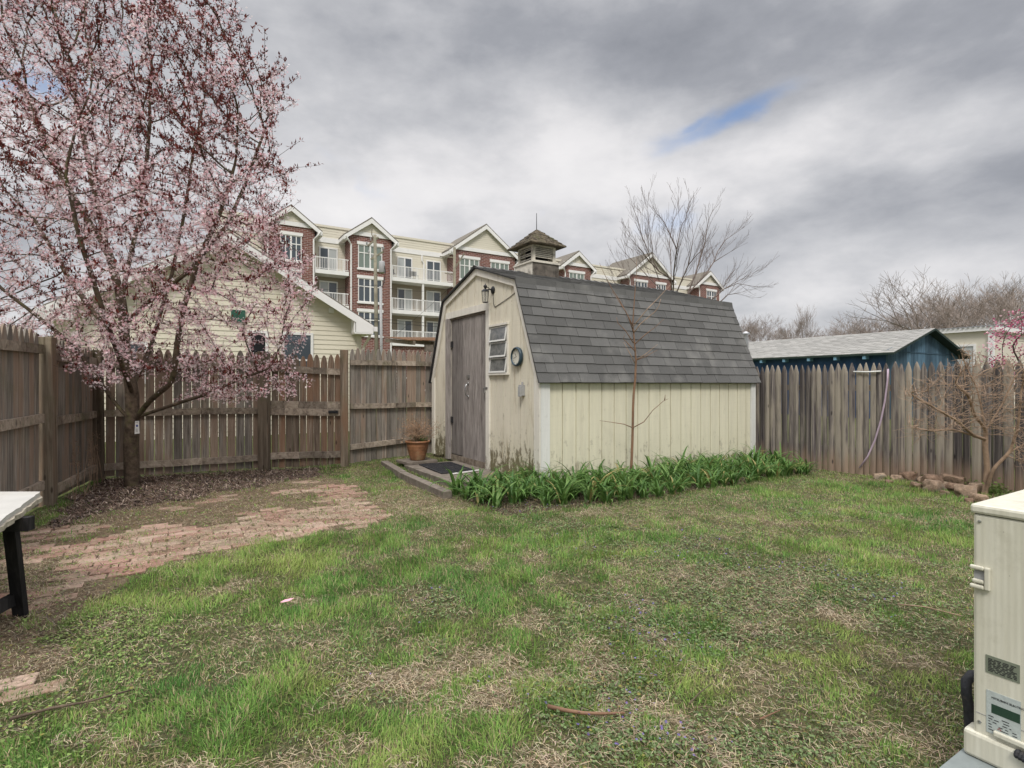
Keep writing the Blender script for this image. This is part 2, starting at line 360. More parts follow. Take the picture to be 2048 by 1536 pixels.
def groundf(t, b):
    o = t.obj(); c = t.attr('Col', 'Color')
    n = t.noise(o, 38, 6, .75); n2 = t.noise(o, 5, 5, .7); n3 = t.noise(o, 140, 3, .7)
    c = t.mix(1., c, t.ramp(n, [(.28, (.30, .30, .30)), (.5, (.85, .85, .85)), (.72, (1.7, 1.6, 1.45))]), 'MULTIPLY')
    c = t.mix(t.m('MULTIPLY', t.sm(n2, .5, .68), .3), c, (.25, .2, .13, 1))
    t.put(b.inputs['Base Color'], c); t.put(b.inputs['Normal'], t.bump(t.m('ADD', n, n3), .9, .02))
M['ground'] = material('lawn soil', groundf, .97, spec=.1)
def brickpav(t, b):
    o = t.obj(); r = t.attr('rnd'); n = t.noise(o, 30, 5, .7)
    c = t.ramp(t.m('ADD', t.m('MULTIPLY', r, .6), t.m('MULTIPLY', n, .4)), [(.2, (.23, .125, .095)), (.5, (.34, .215, .165)), (.8, (.42, .31, .245))])
    c = t.mix(t.m('MULTIPLY', t.sm(t.noise(o, 3.5, 6, .7), .46, .62), .7), c, (.29, .24, .17, 1))
    t.put(b.inputs['Base Color'], c); t.put(b.inputs['Normal'], t.bump(n, .5, .008))
M['paver'] = material('old brick pavers', brickpav, .9)
def brickw(t, b):
    o = t.obj(); x, y, z = t.sep(o); v = t.comb(t.m('ADD', x, y), z, 0)
    n = t.n.new('ShaderNodeTexBrick'); t.put(n.inputs['Vector'], v); n.inputs['Scale'].default_value = 1
    n.inputs['Brick Width'].default_value = .42; n.inputs['Row Height'].default_value = .15; n.inputs['Mortar Size'].default_value = .016
    n.inputs['Color1'].default_value = (.20, .078, .06, 1); n.inputs['Color2'].default_value = (.12, .045, .038, 1); n.inputs['Mortar'].default_value = (.36, .30, .27, 1)
    t.put(b.inputs['Base Color'], n.outputs[0])
M['brick'] = material('red brick wall', brickw, .9)
M['vinyl'] = simple('cream vinyl siding', (.66, .615, .50), .04, 2, .55, bump=.02)
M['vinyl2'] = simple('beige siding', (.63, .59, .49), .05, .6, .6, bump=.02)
M['taupe'] = simple('shaded taupe siding', (.34, .29, .23), .06, .6, .7, bump=.02)  # tan siding with the shade of the recesses put into its colour
M['white'] = simple('white painted trim', (.74, .73, .71), .05, 2, .5, bump=.03)
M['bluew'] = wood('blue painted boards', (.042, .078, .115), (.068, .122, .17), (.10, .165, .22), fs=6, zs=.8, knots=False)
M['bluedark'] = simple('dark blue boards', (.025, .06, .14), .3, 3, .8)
M['acm'] = None
# ============================================================ SETTING: ground
ORG = (0.325, 6.23)                # near corner of the shed
SL, SW = 3.88, 3.03                # shed length, gable width
YARD = [(-3.1, 2.0), (-4.54, 5.36), (-5.2, 6.86), (-3.48, 7.66), (-2.41, 7.9), (-1.25, 9.02), (3.62, 8.5), (7.4, 3.6), (7.4, 0.2), (-3.1, 0.2)]
PATIO = [GP(*p) for p in [(-60, 1190), (60, 1065), (180, 1012), (400, 985), (545, 958), (650, 950), (705, 975), (775, 1042), (700, 1062), (600, 1080), (450, 1098), (350, 1118), (230, 1160), (110, 1230), (60, 1330), (90, 1400), (-150, 1440), (-160, 1250)]]
MULCH = [GP(*p) for p in [(95, 1035), (160, 985), (200, 955), (330, 940), (640, 930), (650, 952), (540, 966), (430, 988), (330, 1005), (200, 1032), (130, 1060)]]
def gpix(x, y): y = np.maximum(y, .3); return 1024+F*x/y, 768+CH*F/y
def blobs(x, y, L):
    a, b = gpix(x, y); s = np.zeros(np.shape(a))
    for px, py, rx, ry, k in L: s = s+k*np.exp(-(((a-px)/rx)**2+((b-py)/ry)**2))
    return s
LUSH = [(740, 1150, 150, 35, 1.1), (560, 1240, 150, 45, .9), (880, 1265, 110, 30, 1.3), (1830, 1370, 130, 60, 1.2), (1440, 1380, 110, 45, 1.1), (1130, 1095, 120, 25, .8), (330, 1210, 90, 30, .5), (1010, 1480, 90, 35, 1.2),
        (430, 1420, 260, 80, .8), (700, 1420, 160, 60, .8), (1180, 1130, 80, 20, .7), (1700, 1010, 170, 35, .9), (1800, 1080, 150, 40, .7), (1760, 1510, 120, 40, 1.1), (600, 1130, 110, 28, .8), (100, 1050, 60, 25, .8), (840, 1150, 60, 25, .7)]
DRYB = [(825, 1350, 80, 26, 1.7), (1050, 1240, 45, 20, .8), (1290, 1280, 60, 18, 1.2), (1195, 1345, 60, 20, 1.2), (1325, 1440, 60, 30, 1.4), (1860, 1320, 60, 25, 1.3), (1240, 1230, 60, 18, .9), (760, 1000, 80, 40, 1.0), (880, 1020, 90, 25, 1.2),
        (1500, 1040, 180, 14, .5), (600, 1200, 60, 14, .5), (860, 1110, 60, 14, .8), (1080, 1530, 60, 25, 1.0), (1560, 1330, 80, 16, .6), (1090, 1350, 50, 30, .8), (1650, 1240, 100, 20, .5), (250, 1490, 90, 20, .7), (1540, 1170, 120, 20, .4), (700, 1075, 160, 12, .8), (1150, 1180, 60, 12, .7), (940, 1200, 50, 14, .5)]
IVYB = [(1380, 1240, 260, 90, 1.2), (1150, 1380, 150, 60, 1.0), (1500, 1500, 200, 60, 1.2), (1680, 1150, 220, 60, .8), (170, 1240, 130, 70, 1.2), (250, 1140, 60, 30, .5), (1250, 1470, 120, 60, .7), (1350, 1070, 260, 30, .5), (60, 1180, 80, 60, .9)]
def zones(x, y):
    n = fbm(x+11, y+5, 2.1, 4); n2 = fbm(x+71, y+35, 1.1, 4); jx = (fbm(x+3, y+9, 3, 3)-.5)*.5; jy = (fbm(x+33, y+19, 3, 3)-.5)*.5
    pat = inpoly(x+jx, y+jy, PATIO); mul = inpoly(x+jx, y+jy, MULCH)
    lush = np.clip(blobs(x, y, LUSH)*.75+(n-.5)*2.6+(fbm(x+17, y+55, 6.5, 3)-.5)*2.6+.10, 0, 1.4); dry = np.clip(blobs(x, y, DRYB)*.9+(n2-.5)*1.7+(fbm(x+7, y+3, 6, 3)-.5)*2.6-.12, 0, 1.3)
    ivy = np.clip(blobs(x, y, IVYB)+(fbm(x+91, y+15, 1.7, 3)-.5)*1.6, 0, 1.2)
    dry = np.where(lush > .9, dry*.3, dry)
    a, b = to_local(ORG, x, y)
    shed = (a > -.03) & (a < SL+.05) & (b > -.03) & (b < SW+.05)
    step = (a > -.86) & (a < .0) & (b > .42) & (b < 2.3)
    bed = ((a > -1.0) & (a < SL+.35) & (b > -.95) & (b < .0)) | ((a > -.8) & (a < .1) & (b > -.3) & (b < .5))
    return dict(pat=pat, mul=mul, lush=lush, dry=dry, ivy=ivy, no=shed | step, bed=bed)
gx = np.unique(np.r_[np.arange(-8, 9, .06), np.array([-600, -200, -80, -40, -25, -18, -14, -11, -9.3, 10.3, 12, 15, 20, 28, 45, 90, 200, 600])])
gy = np.unique(np.r_[np.arange(.6, 10.5, .06), np.array([-60, -20, -8, -3, -1, 0, 11.5, 13, 16, 20, 28, 40, 60, 100, 200, 400, 900])])
X, Y = np.meshgrid(gx, gy); Zg = gz(X, Y); zz = zones(X, Y); inn = inpoly(X, Y, YARD)
cols = np.empty(X.shape+(3,)); cols[:] = (.12, .12, .06)
def blend(k, c):
    k = np.clip(k, 0, 1)[..., None]; cols[:] = cols*(1-k)+np.array(c)*k
blend(zz['lush']*.6, (.065, .095, .03)); blend(zz['ivy']*.5, (.08, .085, .045)); blend(zz['dry']*.55, (.27, .21, .13))
blend(zz['pat']*.8, (.24, .175, .12)); blend((zz['bed'])*.75, (.10, .07, .05)); blend(zz['mul']*.95, (.13, .095, .07)); blend((~inn)*1., (.14, .17, .06))
out = (Y > 40) | (np.abs(X) > 14); blend(out*1., (.10, .11, .06))
me = bpy.data.meshes.new('ground'); nx, ny = len(gx), len(gy); idx = np.arange(nx*ny).reshape(ny, nx)
q = np.stack([idx[:-1, :-1], idx[:-1, 1:], idx[1:, 1:], idx[1:, :-1]], -1).reshape(-1, 4)
me.vertices.add(nx*ny); me.vertices.foreach_set('co', np.stack([X, Y, Zg], -1).astype(np.float32).ravel())
me.loops.add(q.size); me.loops.foreach_set('vertex_index', q.astype(np.int32).ravel()); me.polygons.add(len(q))
me.polygons.foreach_set('loop_start', (np.arange(len(q))*4).astype(np.int32)); me.polygons.foreach_set('loop_total', np.full(len(q), 4, np.int32))
me.polygons.foreach_set('use_smooth', np.ones(len(q), bool))
at = me.attributes.new('Col', 'FLOAT_COLOR', 'POINT'); at.data.foreach_set('color', np.concatenate([cols, np.ones(X.shape+(1,))], -1).astype(np.float32).ravel())
me.update(calc_edges=True); me.materials.append(M['ground']); go = bpy.data.objects.new('ground', me); C.objects.link(go); tag(go, 'back yard lawn and soil', None, kind='structure')
# brick paving: every brick has its own level, many are sunk under soil
mb = MB()
for i in range(-40, 60):
    for j in range(-60, 60):
        a = i*.205+(.1 if j % 2 else 0)+random.uniform(-.004, .004); b = j*.102
        x, y = to_world((-3.5, 5.2), a, b)
        if y < 1.6 or not inpoly(x, y, PATIO): continue
        if y > 6.4 and x < -2.9: continue
        vis = float(fbm(x+5, y+8, 1.7, 3))+float(blobs(x, y, [(720, 1000, 60, 25, .5), (450, 1078, 220, 20, .4), (250, 1110, 150, 25, .3), (600, 1050, 120, 20, .2), (40, 1370, 60, 30, .3)]))
        vis -= .22*(y < 3.3)+.25*(y < 2.75)-float(blobs(x, y, [(40, 1370, 70, 30, .6), (190, 1262, 25, 12, .4)]))
        if vis < .53+random.uniform(-.10, .10): continue
        z = gzf(x, y); h = random.uniform(.003, .013); ca, sa = math.cos(GA+random.uniform(-.03, .03)), math.sin(GA)
        W2, H2 = .0975, .047
        vs = []
        for zz_, k in ((z-.03, 1), (z+h-.003, 1), (z+h, .95)):
            for u, v in ((-W2, -H2), (W2, -H2), (W2, H2), (-W2, H2)): vs.append((x+(ca*u-sa*v)*k, y+(sa*u+ca*v)*k, zz_))
        mb.add(vs, [(0, 1, 5, 4), (1, 2, 6, 5), (2, 3, 7, 6), (3, 0, 4, 7), (4, 5, 9, 8), (5, 6, 10, 9), (6, 7, 11, 10), (7, 4, 8, 11), (8, 9, 10, 11)])
tag(mb.build('brick_patio', M['paver']), 'worn red brick paving half sunk under soil and straw', kind='structure')

# ============================================================ SHED
shed = empty('storage_shed', (*ORG, 0), GA, label='cream gambrel garden shed with charcoal shingle roof and rooftop cupola', cat='shed')
EV, BRK, BRU, PK, MID = 1.27, 2.44, .46, 2.775, SW/2
def top(u):
    u = min(u, SW-u)
    return EV+(BRK-EV)*u/BRU if u < BRU else BRK+(PK-BRK)*(u-BRU)/(MID-BRU)
mb = MB()   # gable wall: vertical grooved boards; 12 mm grooves between them
g = [0.0]
while g[-1] < SW-.21: g.append(g[-1]+.2)
g.append(SW)
DU0, DU1, DTOP = 1.23, 2.36, 2.18
cuts = sorted(set([round(k, 3) for k in g]+[BRU, SW-BRU, MID, DU0, DU1]))
for u0, u1 in zip(cuts[:-1], cuts[1:]):
    if u1-u0 < .004: continue
    a = u0+(.006 if u0 in [round(k, 3) for k in g] and u0 > 0 else 0); b = u1-(.006 if u1 in [round(k, 3) for k in g] and u1 < SW else 0)
    door = u0 >= DU0-.001 and u1 <= DU1+.001
    z0 = DTOP if door else (.055 if u0 > 1.2 or u0 < .35 else .03)
    rot = [] if door else []
    n = max(2, int((b-a)/.03)+1)
    lowp = [(a+(b-a)*i/n, z0+(0 if door else random.choice([0, 0, .01, .02, .05])*(1 if u0 > 2.3 or .3 < u0 < 1.2 else .2))) for i in range(n, -1, -1)]
    poly = [(a, top(a)), (b, top(b))]+lowp
    mb.prism(poly, (0, 0, 0), (0, 1, 0), (0, 0, 1), (-1, 0, 0), .016)
mb.prism([(.03, .06), (DU0, .06), (DU0, EV), (.03, EV)][::-1], (.032, 0, 0), (0, 1, 0), (0, 0, 1), (-1, 0, 0), .022)
mb.prism([(DU1, .06), (SW-.03, .06), (SW-.03, EV), (DU1, EV)][::-1], (.032, 0, 0), (0, 1, 0), (0, 0, 1), (-1, 0, 0), .022)
mb.prism([(0.03, EV), (DU0, EV), (DU0, DTOP+.005), (DU1, DTOP+.005), (DU1, EV), (SW-.03, EV), (SW-BRU-.02, BRK-.03), (MID, PK-.04), (BRU+.02, BRK-.03)][::-1], (.032, 0, 0), (0, 1, 0), (0, 0, 1), (-1, 0, 0), .022)
mb.build('gable_wall', M['paint_gable'], shed)
mb = MB(); x = 0.1
while x < SL-.1:
    x1 = min(x+.2, SL-.06); mb.box(x+.007, x1-.007, -.016, 0, .02+random.uniform(0, .01), EV+.02); x += .2
mb.box(0.02, SL-.02, 0, .02, .02, EV+.04); mb.build('side_wall', M['paint_side'], shed)
mb = MB(); mb.box(.02, SL-.02, SW-.02, SW, .02, EV); mb.prism([(u, top(u)-.01) for u in (0, BRU, MID, SW-BRU, SW)]+[(SW, .03), (0, .03)], (SL-.03, 0, 0), (0, 1, 0), (0, 0, 1), (1, 0, 0), .03)
mb.build('rear_wall', M['paint_side'], shed)
MB().box(0, SL, 0, SW, -.02, .05).build('floor_frame', M['plank'], shed)
mb = MB(); mb.box(-.022, 0.105, -.04, -.0165, .03, EV+.02); mb.build('corner_board', M['trimclean'], shed)
mb = MB(); mb.box(-.042, -.0165, -.04, .075, .05, EV+.03); mb.build('corner_board', M['trim'], shed)
mb = MB(); mb.box(SL-.085, SL+.022, -.04, -.0165, .03, EV+.02); mb.build('corner_board', M['trimclean'], shed)
mb = MB(); mb.box(-.042, -.0165, SW-.07, SW+.02, .08, EV+.02); mb.build('corner_board', M['trim'], shed)
# rake boards follow the gambrel outline
prof = [(-.06, EV-.04), (BRU-.015, BRK+.015), (MID, PK+.012), (SW-BRU+.015, BRK+.015), (SW+.06, EV-.04)]
for i in range(4):
    (u0, z0), (u1, z1) = prof[i], prof[i+1]; L = math.hypot(u1-u0, z1-z0); nx_, nz_ = (z1-z0)/L, -(u1-u0)/L
    wd = .085
    def off(k, side):
        # inner mitred corner
        u, z = prof[k]
        if k == 0: return (u+wd/abs((z1-z0)/L)*1.0, z) if i == 0 else None
        return None
    a0 = (u0+nx_*wd, z0+nz_*wd); a1 = (u1+nx_*wd, z1+nz_*wd)
    if i == 0: a0 = (u0+wd*1.08, z0)
    if i == 3: a1 = (u1-wd*1.08, z1)
    if i == 0: a1 = (BRU+.055, BRK-.045)
    if i == 1: a0 = (BRU+.055, BRK-.045); a1 = (MID, PK-.078)
    if i == 2: a0 = (MID, PK-.078); a1 = (SW-BRU-.055, BRK-.045)
    if i == 3: a0 = (SW-BRU-.055, BRK-.045)
    MB().prism([(u0, z0), (u1, z1), a1, a0], (-.046+.0015*i, 0, 0), (0, 1, 0), (0, 0, 1), (1, 0, 0), .028).build('rake_board', M['trim'], shed)
# roof: sheathing plus individually laid shingle tabs
roof = None; mb = MB()
def slope(mb, p0, p1, x0, x1, rows, tab, flip=1, th=.007):
    (u0, z0), (u1, z1) = p0, p1; L = math.hypot(u1-u0, z1-z0); dv = Vector((0, (u1-u0)/L, (z1-z0)/L)); nn = Vector((0, -dv.z, dv.y))*flip
    ex = L/rows
    for r_ in range(rows):
        x = x0-(.5*tab if r_ % 2 else 0)-random.uniform(0, .03)
        while x < x1:
            a = max(x+.0025, x0); b = min(x+tab-.0025, x1)
            if b-a > .01:
                lo = Vector((0, u0, z0))+dv*(r_*ex+random.uniform(-.003, .003)); hi = Vector((0, u0, z0))+dv*min(L, r_*ex+ex*1.35)
                s0 = nn*(th*1.9+random.uniform(0, .002)); s1 = nn*th*.3
                vs = [Vector((a, 0, 0))+lo, Vector((b, 0, 0))+lo, Vector((b, 0, 0))+hi, Vector((a, 0, 0))+hi]
                vs = vs+[vs[0]+s0, vs[1]+s0, vs[2]+s1, vs[3]+s1]
                mb.add(vs, [(0, 1, 5, 4), (4, 5, 6, 7), (1, 2, 6, 5), (3, 0, 4, 7)])
            x += tab
    return mb
RX0, RX1 = -.075, SL+.09
lo0, br0, pk0 = (-.075, EV-.055), (BRU-.02, BRK+.03), (MID, PK+.035)
slope(mb, lo0, br0, RX0, RX1, 11, .305); slope(mb, br0, pk0, RX0, RX1, 8, .305)
x = RX0
while x < RX1:      # cap shingles folded over the break
    b = min(x+.29, RX1); u, z = br0
    mb.add([(x, u-.035, z-.075), (b, u-.035, z-.075), (b, u-.018, z+.022), (x, u-.018, z+.026), (b, u+.10, z+.050), (x, u+.10, z+.056)], [(0, 1, 2, 3), (3, 2, 4, 5)]); x += .295
x = RX0
while x < RX1:      # ridge caps
    b = min(x+.14, RX1); u, z = pk0
    mb.add([(x, u-.13, z-.028), (b, u-.13, z-.034), (b, u, z+.016), (x, u, z+.024), (b, u+.13, z-.034), (x, u+.13, z-.028)], [(0, 1, 2, 3), (3, 2, 4, 5)]); x += .142
slope(mb, (SW-lo0[0], lo0[1]), (SW-br0[0], br0[1]), RX0, RX1, 11, .305, -1); slope(mb, (SW-br0[0], br0[1]), pk0, RX0, RX1, 8, .305, -1)
roof = mb.build('roof', M['shingle'], shed)
mb = MB(); ux = [lo0, br0, pk0, (SW-br0[0], br0[1]), (SW-lo0[0], lo0[1])]
for (u0, z0), (u1, z1) in zip(ux[:-1], ux[1:]):
    L = math.hypot(u1-u0, z1-z0); n_ = ((z1-z0)/L*.014, -(u1-u0)/L*.014)
    mb.prism([(u0, z0), (u1, z1), (u1+n_[0], z1+n_[1]), (u0+n_[0], z0+n_[1])], (RX0+.004, 0, 0), (0, 1, 0), (0, 0, 1), (1, 0, 0), RX1-RX0-.01)
mb.build('sheathing', M['black'], roof)
# curled lifted row near the top of the slope
mb = MB()
for k in range(7):
    a = 2.02+k*.105; mb.add([(a, BRU-.045, BRK-.085), (a+.07, BRU-.045, BRK-.085), (a+.07, BRU-.035, BRK-.055), (a, BRU-.035, BRK-.055), (a, BRU-.062, BRK-.08), (a+.07, BRU-.062, BRK-.08)], [(4, 5, 2, 3), (0, 1, 5, 4)])
mb.build('lifted_shingle', M['black'], roof)
# door
mb = MB(); dw = (DU1-DU0)/6
for k in range(6):
    mb.box(-.012, .012, DU0+k*dw+.0045, DU0+(k+1)*dw-.0045, .145+.012*(k > 3), DTOP-.025)
mb.box(.012, .02, DU0, DU1, .15, DTOP-.03); door = mb.build('door', M['door'], shed)
mb = MB()   # curved pull handle
mb.tube([(-.012, 1.80, 1.20), (-.045, 1.80, 1.19), (-.062, 1.80, 1.15), (-.066, 1.80, 1.11), (-.062, 1.80, 1.07), (-.045, 1.80, 1.035), (-.012, 1.80, 1.025)], .009, 8)
mb.box(-.02, -.012, 1.785, 1.815, 1.19, 1.225); mb.box(-.02, -.012, 1.785, 1.815, 1.0, 1.035)
mb.build('handle', M['steel'], door, smooth=True)
mb = MB(); mb.box(-.02, -.0125, 1.75, 1.84, 1.275, 1.33); mb.box(-.024, -.02, 1.765, 1.80, 1.29, 1.315); mb.build('latch_plate', M['steel'], door)
mb = MB(); mb.box(-.05, -.044, 1.17, 1.28, 1.13, 1.16); mb.tube([(-.055, 1.235, 1.13), (-.058, 1.235, 1.15), (-.058, 1.26, 1.15), (-.055, 1.26, 1.13)], .004, 6); mb.box(-.066, -.048, 1.225, 1.27, 1.085, 1.13); mb.build('padlock', M['steel'], door)
for zc_ in (.62, 1.75): MB().box(-.036, -.0125, 2.30, 2.345, zc_, zc_+.09).tube([(-.03, 2.345, zc_), (-.03, 2.345, zc_+.09)], .007, 6).build('hinge', M['black'], door)
MB().box(-.044, -.018, 1.14, DU0, .07, DTOP+.003).build('door_trim', M['trim'], shed)
MB().box(-.046, -.018, 1.14, 2.50, DTOP+.004, DTOP+.1).build('door_trim', M['trim'], shed)
o = MB().box(-.075, .0, DU1, 2.45, .07, DTOP).build('door_jamb', M['door'], shed)
MB().box(-.03, .03, DU0, DU1, DTOP-.024, DTOP).build('door_head', M['plank'], shed)
mb = MB(); mb.box(-.022, .02, DU0-.02, DU1, .055, .142); mb.build('threshold', M['plank'], shed)
# louvred window with three tilting sashes
wf = MB(); W0, W1, Z0, Z1 = .70, 1.13, 1.345, 1.945
wf.box(-.036, -.017, W0-.03, W0, Z0-.02, Z1+.02).box(-.036, -.017, W1, W1+.008, Z0-.02, Z1+.02).box(-.05, -.017, W0-.035, W1+.008, Z1, Z1+.025).box(-.052, -.017, W0-.035, W1+.008, Z0-.03, Z0)
win = wf.build('window', M['trim'], shed)
MB().box(-.0215, -.017, W0, W1, Z0, Z1).build('dark_backing', M['dark'], win)  # dark sheet standing in for the unlit interior behind the sashes
sh = (Z1-Z0)/3
for k in range(3):
    za, zb = Z0+k*sh, Z0+(k+1)*sh-.006; xa, xb = -.058, -.032      # bottom swings out
    def pt(x_, u, z): return (x_, u, z)
    fm = MB()
    def edge(u0, u1, t0, t1):
        x0_, x1_ = xa+(xb-xa)*t0, xa+(xb-xa)*t1; z0_, z1_ = za+(zb-za)*t0, za+(zb-za)*t1
        fm.add([(x0_, u0, z0_), (x0_, u1, z0_), (x1_, u1, z1_), (x1_, u0, z1_), (x0_+.008, u0, z0_), (x0_+.008, u1, z0_), (x1_+.008, u1, z1_), (x1_+.008, u0, z1_)],
               [(0, 1, 2, 3), (7, 6, 5, 4), (0, 4, 5, 1), (1, 5, 6, 2), (2, 6, 7, 3), (3, 7, 4, 0)])
    edge(W0+.004, W1-.004, 0, .11); edge(W0+.004, W1-.004, .91, 1); edge(W0+.004, W0+.022, .11, .91); edge(W1-.022, W1-.004, .11, .91)
    sash = fm.build('sash', M['steel'] if False else M['trimclean'], win)
    x0_, x1_ = xa+(xb-xa)*.11+.004, xa+(xb-xa)*.91+.004
    MB().add([(x0_, W0+.02, za+(zb-za)*.11), (x0_, W1-.02, za+(zb-za)*.11), (x1_, W1-.02, za+(zb-za)*.91), (x1_, W0+.02, za+(zb-za)*.91)], [(0, 3, 2, 1)]).build('pane', M['shedglass'], sash)
# lantern beside the gable
lan = empty('wall_lantern', (-.017, 1.07, 2.43)); lan.parent = shed
MB().lathe([(0, 0), (.048, 0), (.052, -.006), (.045, -.014), (.02, -.028), (0, -.03)], n=20, axis='x').build('backplate', M['black'], lan, smooth=True)
MB().tube([(-.02, 0, 0), (-.05, 0, .005), (-.085, 0, -.005), (-.115, 0, -.02)], .009, 8).tube([(-.05, 0, .005), (-.08, .0, .03), (-.115, 0, .02)], .006, 6).build('arm', M['black'], lan, smooth=True)
mb = MB(); cx, cz = -.118, -.02
mb.lathe([(.0, .02), (.03, .02), (.052, .0), (.056, -.008), (0, -.012)], (cx, 0, cz), 6); mb.lathe([(0, .10), (.004, .095), (.006, .08), (.02, .07), (.026, .055), (.016, .038), (.008, .02)], (cx, 0, cz), 12)
mb.lathe([(0, -.155), (.036, -.155), (.04, -.147), (0, -.146)], (cx, 0, cz), 6)
for k in range(6):
    q = PI*k/3; mb.tube([(cx+.05*math.cos(q), .05*math.sin(q), cz-.01), (cx+.038*math.cos(q), .038*math.sin(q), cz-.15)], .0035, 4)
mb.build('lantern_cage', M['black'], lan)
gl = bpy.data.materials.new('lantern glass'); gl.use_nodes = True; gb = gl.node_tree.nodes['Principled BSDF']; gb.inputs['Base Color'].default_value = (.75, .74, .70, 1); gb.inputs['Transmission Weight'].default_value = .75; gb.inputs['Roughness'].default_value = .25
MB().lathe([(0, -.012), (.046, -.012), (.034, -.145), (0, -.145)], (cx, 0, cz), 6).build('lantern_glass', gl, lan)
mb = MB(); mb.tube([(-.02, 1.02, 2.20), (-.022, .8, 2.245), (-.022, .62, 2.285), (-.02, .48, 2.33)], .004, 5); mb.tube([(-.02, 1.07, 2.38), (-.024, 1.05, 2.25), (-.02, 1.02, 2.2)], .004, 5); mb.build('lamp_cable', M['black'], shed)
# outlet box
mb = MB(); mb.box(-.062, -.017, .30, .375, 1.06, 1.19, ); mb.box(-.09, -.062, .30, .345, 1.05, 1.17); mb.tube([(-.035, .33, 1.19), (-.035, .33, 1.225)], .012, 8); mb.build('outlet_box', M['greybox'], shed, bevel=.003)
# cupola
cp = empty('cupola', (.966, MID, 0)); cp.parent = shed
mb = MB(); b_, l_ = .235, .20
mb.box(-b_, -b_+.02, -b_, b_, 2.62, 2.93).box(-b_+.02, b_, b_-.02, b_, 2.62, 2.93); mb.build('base_skirt', M['cupola'], cp)
mb = MB(); mb.box(-b_+.004, b_-.002, -b_, -b_+.02, 2.66, 2.93).box(b_-.02, b_, -b_+.02, b_-.02, 2.62, 2.93); mb.build('base_board', M['cupdark'], cp)
mb = MB(); mb.box(-.25, .25, -.25, .25, 2.93, 2.955); mb.box(-l_+.0, l_, -l_, l_, 2.955, 2.975); mb.build('ledge', M['cupola'], cp)
mb = MB(); zt = 3.205
for sx in (-1, 1):
    for sy in (-1, 1): mb.box(sx*l_-(.045 if sx > 0 else 0), sx*l_+(0 if sx > 0 else .045), sy*l_-(.045 if sy > 0 else 0), sy*l_+(0 if sy > 0 else .045), 2.975, zt)
for s_ in (-1, 1):
    mb.box(-l_+.045, l_-.045, s_*l_-.01, s_*l_+.01, zt-.025, zt); mb.box(s_*l_-.01, s_*l_+.01, -l_+.045, l_-.045, zt-.025, zt)
mb.build('louver_frame', M['cupola'], cp)
mb = MB()
for k in range(8):
    z = 2.99+k*.025
    for ax in range(4):
        if ax == 0 and k == 0: continue
        if ax == 2 and k in (1, 4): continue
        s_ = -1 if ax in (0, 2) else 1; o_ = s_*(l_-.004); i_ = s_*(l_-.026)
        tl = random.uniform(-.004, .004)*(2 if ax == 2 else 1)
        if ax < 2: vs = [(-l_+.045, o_, z+tl), (l_-.045, o_, z-tl), (l_-.045, i_, z+.02), (-l_+.045, i_, z+.02)]
        else: vs = [(o_, -l_+.045, z+tl), (o_, l_-.045, z-tl), (i_, l_-.045, z+.02), (i_, -l_+.045, z+.02)]
        vs += [(a, b, c+.005) for a, b, c in vs]; mb.add(vs, [(0, 1, 2, 3), (7, 6, 5, 4), (0, 4, 5, 1), (1, 5, 6, 2), (2, 6, 7, 3), (3, 7, 4, 0)])
mb.build('louver_slats', M['cupola'], cp)
MB().box(-.12, .12, -.12, .12, 2.976, zt).build('shade_box', M['dark'], cp)  # dark box standing in for the shade inside the louvres
mb = MB(); e_, ap = .315, 3.475; rows = 7     # shake roof in ragged courses
for sd in range(4):
    for r_ in range(rows):
        t0, t1 = r_/rows, min(1, (r_+1.35)/rows); k = -1.; wrow = e_*(1-t0)
        while k < 1:
            kw = random.uniform(.05, .1)/max(wrow, .03); k1 = min(1, k+kw*.95); j = random.uniform(-.012, .01); lift = random.uniform(.006, .02)
            def q(kk, tt, up): d = e_*(1-tt); zq = 3.19+(ap-3.19)*tt+up; p_ = (kk*d, -d, zq); c_, s_ = math.cos(sd*PI/2), math.sin(sd*PI/2); return (p_[0]*c_-p_[1]*s_, p_[0]*s_+p_[1]*c_, p_[2])
            mb.add([q(k, max(0, t0+j), lift), q(k1, max(0, t0+j), lift+random.uniform(-.006, .006)), q(k1, t1, .004), q(k, t1, .004), q(k, max(0, t0+j), 0), q(k1, max(0, t0+j), 0)], [(0, 1, 2, 3), (4, 5, 1, 0)]); k += kw
mb.add([(-e_, -e_, 3.188), (e_, -e_, 3.188), (e_, e_, 3.188), (-e_, e_, 3.188), (0, 0, ap)], [(3, 2, 1, 0), (0, 1, 4), (1, 2, 4), (2, 3, 4), (3, 0, 4)], .1)
mb.build('cupola_roof', M['shake'], cp)
MB().tube([(0, 0, ap-.01), (0, 0, ap+.24)], [.006, .004], 6).build('spire', M['black'], cp)
